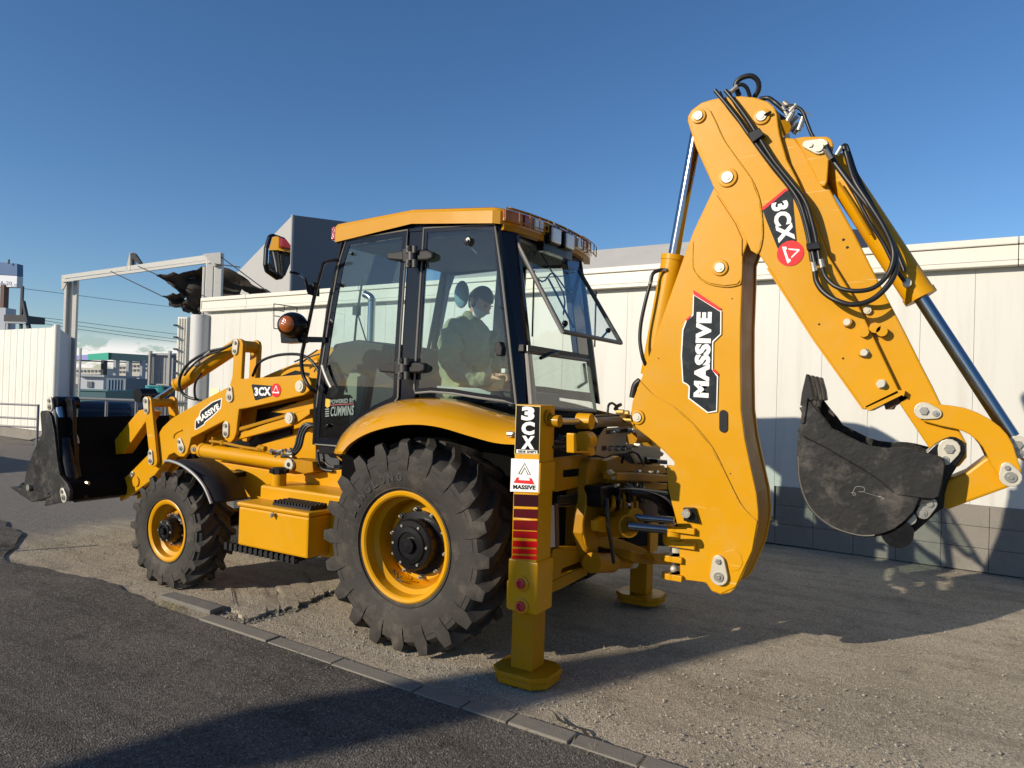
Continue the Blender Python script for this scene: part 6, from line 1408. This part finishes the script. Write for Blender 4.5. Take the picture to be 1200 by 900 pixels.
# dipper sticker
e9 = lambda pts: zc(880, 210, 8.19, pts)
decal(e9([(340, 98), (372, 112), (402, 160), (412, 300), (440, 600), (268, 690), (150, 400), (108, 290), (240, 180)]), YD, M_STK, dip, .0022)
decal(e9([(108, 292), (104, 275), (320, 98), (345, 92), (362, 104), (330, 122), (120, 300)]), YD, M_RED, dip, .0035, 'sticker_accent')
dtext('3CX', e9([(190, 235)])[0], e9([(265, 615)])[0], e9([(350, 195)])[0], YD, M_WH, dip, .05)
badge(e9([(378, 712)])[0], .072, YD, dip, rot=math.radians(-72))

# hoses over the dipper
for o_, w_ in ((0, .355), (1, .36)):
    ex = 12*o_
    hose([(840+ex*1.0-2, 106+o_*0, .38), (848+ex, 118, .385), (864+ex*.9, 138, .385), (878+ex*.8, 158, .385), (900+ex*.5, 187, .385), (920+ex*.5, 212, .385), (936+ex*.6, 235, .39), (945+ex*.6, 262, .39), (951+ex*.6, 290, .39), (955+ex*.5, 310, .40)], .012, BH)
for o_ in (0, 1):
    hose([(843+11*o_, 108, .375), (852+11*o_, 124, .375), (870+9*o_, 147, .375), (886+7*o_, 170, .375), (906+5*o_, 197, .375), (926+5*o_, 222, .375), (938+6*o_, 246, .38), (946+5*o_, 276, .38), (951+6*o_, 306, .385)], .010, BH)
mk('hose_clamp', g_xz(tr([(876, 157), (890, 150), (896, 158), (882, 168)], .40), .41, .05), M_K, BH, bevel=.004)
mk('hose_clamp', g_xz(tr([(945, 286), (961, 284), (962, 292), (946, 294)], .40), .42, .05), M_K, BH, bevel=.004)
mk('hose_fittings', [g_cyl(P(953, 308, .40), P(955, 318, .40), .016, 10), g_cyl(P(962, 304, .40), P(964, 314, .40), .016, 10), g_cyl(P(967, 175, .40), P(974, 186, .38), .014, 10), g_cyl(P(980, 182, .36), P(986, 172, .36), .012, 10)], M_STL, BH, smooth=True)
# big loops back up the crowd ram
hose([(955, 318, .40), (957, 330, .42), (965, 342, .44), (980, 352, .46), (1000, 357, .46), (1022, 351, .44), (1040, 335, .42), (1049, 318, .40), (1049, 300, .40), (1040, 275, .40), (1020, 245, .39), (1000, 220, .38), (985, 200, .36), (975, 186, .35), (968, 170, .36)], .015, BH)
hose([(964, 314, .41), (968, 325, .43), (980, 336, .45), (1000, 341, .46), (1022, 338, .45), (1038, 325, .43), (1046, 308, .42), (1046, 290, .41), (1035, 265, .41), (1018, 238, .40), (1003, 215, .38), (997, 200, .36), (993, 185, .34), (989, 172, .33)], .013, BH)
hose([(985, 200, .34), (1003, 230, .35), (1020, 262, .35), (1035, 285, .34), (1050, 315, .34), (1060, 330, .33)], .010, BH)
hose([(984, 176, .30), (991, 170, .28), (996, 182, .28), (1004, 205, .28), (1022, 240, .28), (1044, 280, .28), (1060, 318, .30)], .011, BH)
mk('steel_pipe', [g_tube([P(983, 214, .31), P(1000, 240, .31), P(1020, 275, .31)], .008, 6)], M_YD, BH)
# hoses and elbows at the crown
hose([(866, 112, .25), (862, 100, .25), (868, 92, .25), (880, 89, .24), (888, 95, .22), (889, 105, .20), (884, 114, .18)], .016, BH)
hose([(860, 104, .28), (868, 99, .27), (875, 103, .25), (879, 114, .22)], .012, BH)
hose([(890, 116, .2), (900, 115, .2), (908, 120, .22), (916, 127, .22), (922, 132, .22)], .014, BH); hose([(905, 130, .2), (915, 138, .2), (924, 143, .2)], .016, BH)
hose([(920, 125, .2), (930, 124, .2), (940, 130, .2), (945, 142, .2), (950, 155, .2), (954, 162, .2)], .010, BH)
hose([(935, 133, .1), (942, 138, .1), (940, 146, .1), (936, 150, .1)], .006, BH)
g = [g_cyl(P(853, 111, .3), P(864, 101, .29), .014, 10)]
rnd = random.Random(21)
for (u, v) in ((917, 124), (923, 123), (920, 130), (926, 134), (929, 128), (922, 146), (928, 148), (934, 151), (938, 147), (930, 141), (925, 139), (919, 150), (940, 143)):
    c = P(u, v, .22+rnd.uniform(-.05, .05)); d = Vector((rnd.uniform(-1, 1), 0, rnd.uniform(-1, 1))).normalized()*.03; g.append(g_cyl(c-d, c+d, rnd.uniform(.009, .02), 10))
mk('crown_fittings', g, M_STL, BH, smooth=True)
mk('fitting_lever', [g_cyl(P(936, 126, .2), P(951, 136, .2), .004, 6)], M_STL, BH)
mk('cross_shaft', g_cyl(P(917, 150, .30), P(917, 150, -.08), .045, 18), M_YD, BH, smooth=True)

# bucket linkage
l5 = lambda pts: zc(1040, 470, 5.294, pts)
cur = tr(l5([(190, 50), (215, 25), (260, 15), (340, 22), (400, 28), (480, 42), (560, 72), (640, 115), (700, 160), (745, 210), (780, 270), (805, 350), (828, 420), (836, 455), (828, 495), (800, 525), (770, 532), (735, 525), (705, 495), (680, 450), (645, 395), (620, 340), (595, 290), (560, 248), (510, 208), (470, 188), (425, 174), (330, 155), (220, 125), (195, 95)]), .335)
ol = mk('curved_link', g_xz(cur, .335, .035), M_Y, BH, bevel=.006); mk('curved_link', g_xz(cur, -.03, .035), M_Y, BH, bevel=.006)
keeper(l5([(225, 60)])[0], l5([(298, 76)])[0], .335, .045, .028, ol); keeper(l5([(740, 412)])[0], l5([(762, 470)])[0], .335, .026, .048, ol)
low = tr(l5([(372, 490), (495, 440), (622, 345), (700, 400), (740, 450), (790, 520), (740, 540), (465, 640), (372, 676), (330, 640), (330, 560)]), .27)
ll = mk('bucket_link', [g_xz(low, .27, .22)], M_Y, BH, bevel=.012)
re_ = tr(l5([(778, 240), (800, 225), (835, 228), (870, 250), (885, 300), (870, 350), (845, 380), (815, 340), (790, 280)]), .25)
rn = mk('rod_eye_end', [g_xz(re_, .25, .12)], M_Y, BH, bevel=.01)
keeper(l5([(805, 270)])[0], l5([(822, 320)])[0], .25, .045, .03, rn)
# bucket
ear = tr(l5([(230, 320), (290, 262), (340, 232), (385, 216), (420, 220), (458, 240), (478, 275), (480, 310), (462, 350), (430, 395), (395, 450), (375, 490), (355, 560), (350, 650), (300, 680), (250, 730), (180, 790), (100, 850), (40, 865), (0, 850), (-20, 820), (60, 780), (150, 700), (220, 600), (300, 500), (330, 400)]), .24)
YB1, YB0 = .46, -.16
t6 = lambda pts: zc(920, 430, 4.286, pts)
side_px = t6([(118, 160), (160, 215), (200, 262), (232, 308), (270, 325), (330, 356), (380, 380), (430, 396), (520, 408)])+l5([(30, 287), (100, 290), (160, 300), (220, 315), (300, 336), (335, 347), (354, 370), (358, 390), (340, 500), (332, 560), (318, 592), (282, 608), (255, 604), (200, 600)])+l5([(160, 690), (100, 750), (40, 795)])+t6([(540, 818), (500, 834), (450, 846), (400, 849), (350, 842), (300, 828), (240, 805), (180, 765), (130, 715), (100, 665), (80, 600), (68, 520), (65, 450), (70, 380), (78, 320), (96, 285), (100, 230)])
sxz = tr(side_px, YB1)
bk_ = mk('digging_bucket', g_xz(sxz, YB1, .025), M_BU, BH, bevel=.004); bk_['label'] = 'black toothed digging bucket hanging from the dipper'
mk('far_side_plate', g_xz(sxz, YB0+.025, .025), M_BU, bk_, bevel=.004)
n0 = len(t6([0, 0] and [(0, 0)]*9)) 
belly = sxz[22:]
bl = belly[1:]
mk('bucket_shell', strip(bl[:], YB1-.02, YB0+.02, .022), M_BU, bk_)
mk('bucket_back', strip(tr(l5([(335, 360), (345, 400), (330, 520), (315, 585), (270, 605), (180, 640), (120, 720), (40, 790), (-10, 815)]), YB1), YB1-.02, YB0+.02, .022), M_BU, bk_)
# side cutter plate: slightly proud upper half, weld line
up = t6([(120, 165), (160, 217), (200, 264), (232, 310), (330, 358), (430, 398), (520, 410)])+l5([(100, 292), (220, 317), (335, 349), (352, 372), (352, 400), (338, 500), (316, 590), (282, 605), (200, 598)])+t6([(560, 640), (480, 570), (390, 510), (300, 460), (210, 405), (130, 365), (84, 340), (84, 320), (98, 286), (104, 232)])
mk('side_cutter', g_xz(tr(up, YB1), YB1+.009, .009), M_BU, bk_, bevel=.003)
c = P(*t6([(181, 336)])[0], YB1+.0105); mk('cutter_hole', g_cyl(c, c+Vector((0, .001, 0)), .020, 20), M_DARK, bk_)
mk('weld_bead', g_tube([P(*q, YB1+.004) for q in t6([(95, 350), (130, 366), (210, 406), (300, 461), (390, 511), (480, 571), (540, 625)])], .006, 6, 3), M_BU, bk_, smooth=True)
g = [g_tube([P(*q, YB1+.001) for q in t6([(332, 632), (345, 630), (355, 640), (345, 645), (340, 634), (352, 606), (368, 600), (395, 605), (400, 622), (385, 628), (370, 625)])], .0012, 5, 3), g_tube([P(*q, YB1+.010) for q in t6([(395, 628), (430, 640), (465, 650)])], .0007, 5, 2), g_tube([P(*q, YB1+.001) for q in t6([(462, 650), (480, 655), (470, 648), (500, 662), (480, 664)])], .0016, 5, 2)]
mk('chalk_marks', g, mat('chalk', (.30, .30, .27), .9), bk_)
# teeth along the lip
tA = P(*t6([(112, 36)])[0], YB1); tBs = P(*t6([(80, 190)])[0], YB1); tC = P(*t6([(92, 285)])[0], YB1); tD = P(*t6([(130, 160)])[0], YB1); tE = P(*t6([(120, 165)])[0], YB1)
tt = [(v.x, v.z) for v in (P(*q, YB1) for q in t6([(108, 36), (120, 38), (140, 110), (148, 165), (128, 170), (118, 160), (100, 284), (80, 282), (88, 195), (78, 195), (86, 130)]))]
for i in range(4):
    yy = YB1+.02-i*(YB1-YB0-.04)/3.2
    mk('tooth', g_prism([(x, yy, z) for x, z in tt], (0, -.075, 0)), M_BU, bk_, bevel=.006)
mk('worn_edge', g_tube([P(*q, YB1-.002) for q in t6([(66, 450), (70, 540), (82, 605), (104, 665), (132, 714), (182, 764), (242, 804), (300, 827), (350, 841), (400, 848), (450, 845)])], .004, 6, 3), mat('bare_worn_steel', (.16, .145, .12), .5, metal=.3, var=.5, vscale=9), bk_, smooth=True)
mk('lip', strip(tr(t6([(84, 200), (100, 240), (96, 290), (72, 330)]), YB1), YB1-.01, YB0+.02, .03), M_BU, bk_)
for yy in (.34, .12): mk('bucket_ear', g_xz(ear, yy, .05), M_K, bk_, bevel=.008)
kp = keeper(l5([(382, 295)])[0], l5([(358, 360)])[0], .34, .050, .030, bk_)
keeper(l5([(262, 635)])[0], l5([(222, 692)])[0], .40, .034, .032, bk_, M_STL)
c = P(*l5([(132, 738)])[0], .47); mk('pivot_pin', [g_cyl(c-Vector((0, .65, 0)), c-Vector((0, .06, 0)), .034, 20)], M_STL, bk_, smooth=True)
c = P(*l5([(60, 820)])[0], .44); mk('pivot_tube', [g_cyl(c-Vector((0, .6, 0)), c, .075, 24)], M_K, bk_, smooth=True)

# ------------------------------------------------------------------ the driver: one skinned body, clothing and head
def skin(name, nodes, edges, mat_, parent, sub=2, root=0):
    me = bpy.data.meshes.new(name); me.from_pydata([tuple(n[0]) for n in nodes], edges, [])
    o = bpy.data.objects.new(name, me); link(o, parent)
    sk = o.modifiers.new('skin', 'SKIN'); sk.use_smooth_shade = True
    lay = me.skin_vertices[0].data if me.skin_vertices else None
    if lay is None:
        bm = bmesh.new(); bm.from_mesh(me); bm.verts.layers.skin.verify(); bm.to_mesh(me); bm.free(); lay = me.skin_vertices[0].data
    for i, n in enumerate(nodes):
        r = n[1]; lay[i].radius = (r if isinstance(r, tuple) else (r, r)); lay[i].use_root = (i == root)
    sb_ = o.modifiers.new('sub', 'SUBSURF'); sb_.levels = sub; sb_.render_levels = sub
    me.materials.append(mat_); return o
DR = empty('person', tuple(P(540, 470, .15)), 'person in olive jacket and white face mask sitting in the cab, head bowed', 'person')
off_ = Vector(DR.location)
def pp(x, y, yy): return P(x, y, yy)-off_
hip = pp(543, 475, .12); bl_ = pp(543, 450, .13); ch_ = pp(546, 415, .14); ub = pp(545, 390, .14); nk = pp(551, 376, .15); nk2 = pp(557, 368, .15)
shN = pp(532, 390, .35); elN = pp(525, 428, .40); haN = pp(552, 446, .34); wrN = pp(574, 443, .28)
shF = pp(562, 392, -.08); elF = pp(580, 420, -.12); wrF = pp(588, 430, .02)
nodes = [(hip, (.19, .17)), (bl_, (.185, .165)), (ch_, (.205, .175)), (ub, (.16, .14)), (nk, (.085, .085)), (nk2, (.062, .062)),
         (shN, .10), (elN, .085), (haN, .070), (wrN, .048), (shF, .10), (elF, .085), (wrF, .045)]
edges = [(0, 1), (1, 2), (2, 3), (3, 4), (4, 5), (3, 6), (6, 7), (7, 8), (8, 9), (3, 10), (10, 11), (11, 12)]
jk = skin('jacket', nodes, edges, M_JAC, DR, 3)
tx_ = bpy.data.textures.new('folds', 'CLOUDS'); tx_.noise_scale = .09; tx_.noise_depth = 2
dm = jk.modifiers.new('folds', 'DISPLACE'); dm.texture = tx_; dm.strength = .085; dm.mid_level = .5; dm.texture_coords = 'LOCAL'
skin('collar', [(pp(545, 381, .17), .085), (pp(551, 376, .17), .075), (pp(556, 372, .165), .062)], [(0, 1), (1, 2)], M_JAC, DR, 1)
kneeN = pp(588, 462, .28); footN = pp(600, 520, .28); kneeF = pp(590, 460, -.02); footF = pp(602, 518, -.02)
skin('trousers', [(hip+Vector((0, 0, -.03)), (.15, .12)), (pp(548, 478, .22), .10), (kneeN, .075), (footN, .055), (pp(548, 476, .02), .10), (kneeF, .075), (footF, .055)], [(0, 1), (1, 2), (2, 3), (0, 4), (4, 5), (5, 6)], M_TRO, DR, 1)
# head: bowed forward to the right of the picture
hc = P(562.5, 354, .15)
Mh = Matrix.Rotation(math.radians(0), 3, 'Z')
fwd = Vector((-.80, .10, -.59)).normalized(); sd_ = Vector((.12, .99, 0)); sd_ = (sd_-fwd*sd_.dot(fwd)).normalized(); upv = sd_.cross(fwd)*-1
if upv.z < 0: upv = -upv
def hp(f, s, u): return hc+fwd*f+sd_*s+upv*u
def head_geo():
    V = []; Fc = []; n, m_ = 24, 16
    for i in range(m_+1):
        a = PI*i/m_
        for k in range(n):
            t = 2*PI*k/n
            u = math.cos(a)*.118; r = math.sin(a)
            f = r*math.cos(t)*.098; s = r*math.sin(t)*.076
            if u < -.02: f *= 1-.18*(-u/.118); s *= 1-.28*(-u/.118); f += .012*(-u/.118)*1.4
            if math.cos(t) > .85 and -.045 < u < .02: f += .016*(1-abs(u+.018)/.035) if abs(u+.018) < .035 else 0   # nose
            if math.cos(t) > .6 and .0 < u < .028: f -= .006
            V.append(hp(f, s, u))
    for i in range(m_):
        for k in range(n): Fc.append((i*n+k, i*n+(k+1) % n, (i+1)*n+(k+1) % n, (i+1)*n+k))
    return V, Fc
hd = mk('head', head_geo(), M_SKIN, DR, smooth=True, auto=80)
def cap(f0, pred, off, zs=1):
    V, Fc = head_geo(); c = hc; V2 = [c+(v-c)*off for v in V]; keep = []
    for fc_ in Fc:
        m0 = sum((V[i] for i in fc_), Vector())/4-c; f, s, u = m0.dot(fwd), m0.dot(sd_), m0.dot(upv)
        if pred(f, s, u): keep.append(fc_)
    used = sorted({i for q in keep for i in q}); mp2 = {j: i for i, j in enumerate(used)}
    return [V2[i] for i in used], [tuple(mp2[i] for i in q) for q in keep]
hr_ = mk('hair', cap(0, lambda f, s, u: (u > .045) or (f < .02 and u > -.035) or (f < -.02 and u > -.06), 1.09), M_HAIR, hd, smooth=True, auto=80); s1_ = hr_.modifiers.new('s', 'SOLIDIFY'); s1_.thickness = .012
ms_ = mk('face_mask', cap(0, lambda f, s, u: f > .02 and -.10 < u < -.012, 1.07), M_MASK, hd, smooth=True, auto=80); s1_ = ms_.modifiers.new('s', 'SOLIDIFY'); s1_.thickness = .003
for s_ in (1, -1):
    mk('ear', g_sph(hp(-.008, s_*.078, -.005), .03, 12, 8, (.6, .35, 1.0)), M_SKIN, hd, smooth=True)
    mk('ear_loop', g_tube([hp(.05, s_*.07, -.02), hp(.02, s_*.08, .01), hp(-.02, s_*.082, -.01), hp(.0, s_*.078, -.04), hp(.05, s_*.065, -.05)], .0015, 5, 3), M_MASK, hd)
    mk('eye', g_sph(hp(.088, s_*.03, .006), .010, 10, 6, (1, 1, .5)), M_HAIR, hd, smooth=True)
    mk('eyebrow', g_tube([hp(.094, s_*.016, .024), hp(.090, s_*.045, .026)], .004, 5), M_HAIR, hd)
# hands: palm plus five bent fingers closed round the lever knobs
def hand(w, d, up_, side):
    d = Vector(d).normalized(); up_ = Vector(up_); up_ = (up_-d*up_.dot(d)).normalized(); sdv = d.cross(up_)
    nodes = [(w, .026), (w+d*.045, (.030, .022))]; edges = [(0, 1)]
    for i in range(4):
        o = sdv*(.027-.018*i); L1 = (.036, .042, .040, .032)[i]
        b0 = len(nodes); nodes += [(w+d*.080+o, .0095), (w+d*(.080+L1)+o-up_*.012, .0088), (w+d*(.085+L1)+o-up_*.040, .008), (w+d*(.065+L1)+o-up_*.055, .0072)]
        edges += [(1, b0), (b0, b0+1), (b0+1, b0+2), (b0+2, b0+3)]
    b0 = len(nodes); nodes += [(w+d*.030+sdv*.030-up_*.01, .012), (w+d*.060+sdv*.045-up_*.028, .0105), (w+d*.082+sdv*.036-up_*.042, .0085)]; edges += [(0, b0), (b0, b0+1), (b0+1, b0+2)]
    return skin('hand', nodes, edges, M_SKIN, DR, 1)
hand(pp(575, 442, .28), (-.7, -.3, .2), (0, 0, 1), 1); hand(pp(588, 429, .02), (-.8, .1, .1), (0, 0, 1), 1)


# joined handfuls of tiny couplings count as stuff
for o in bpy.data.objects:
    if o.parent and o.name.split('.')[0] in ('hose_fittings', 'crown_fittings', 'brass_fittings', 'hub_bolts', 'bucket_teeth'): o['kind'] = 'stuff'
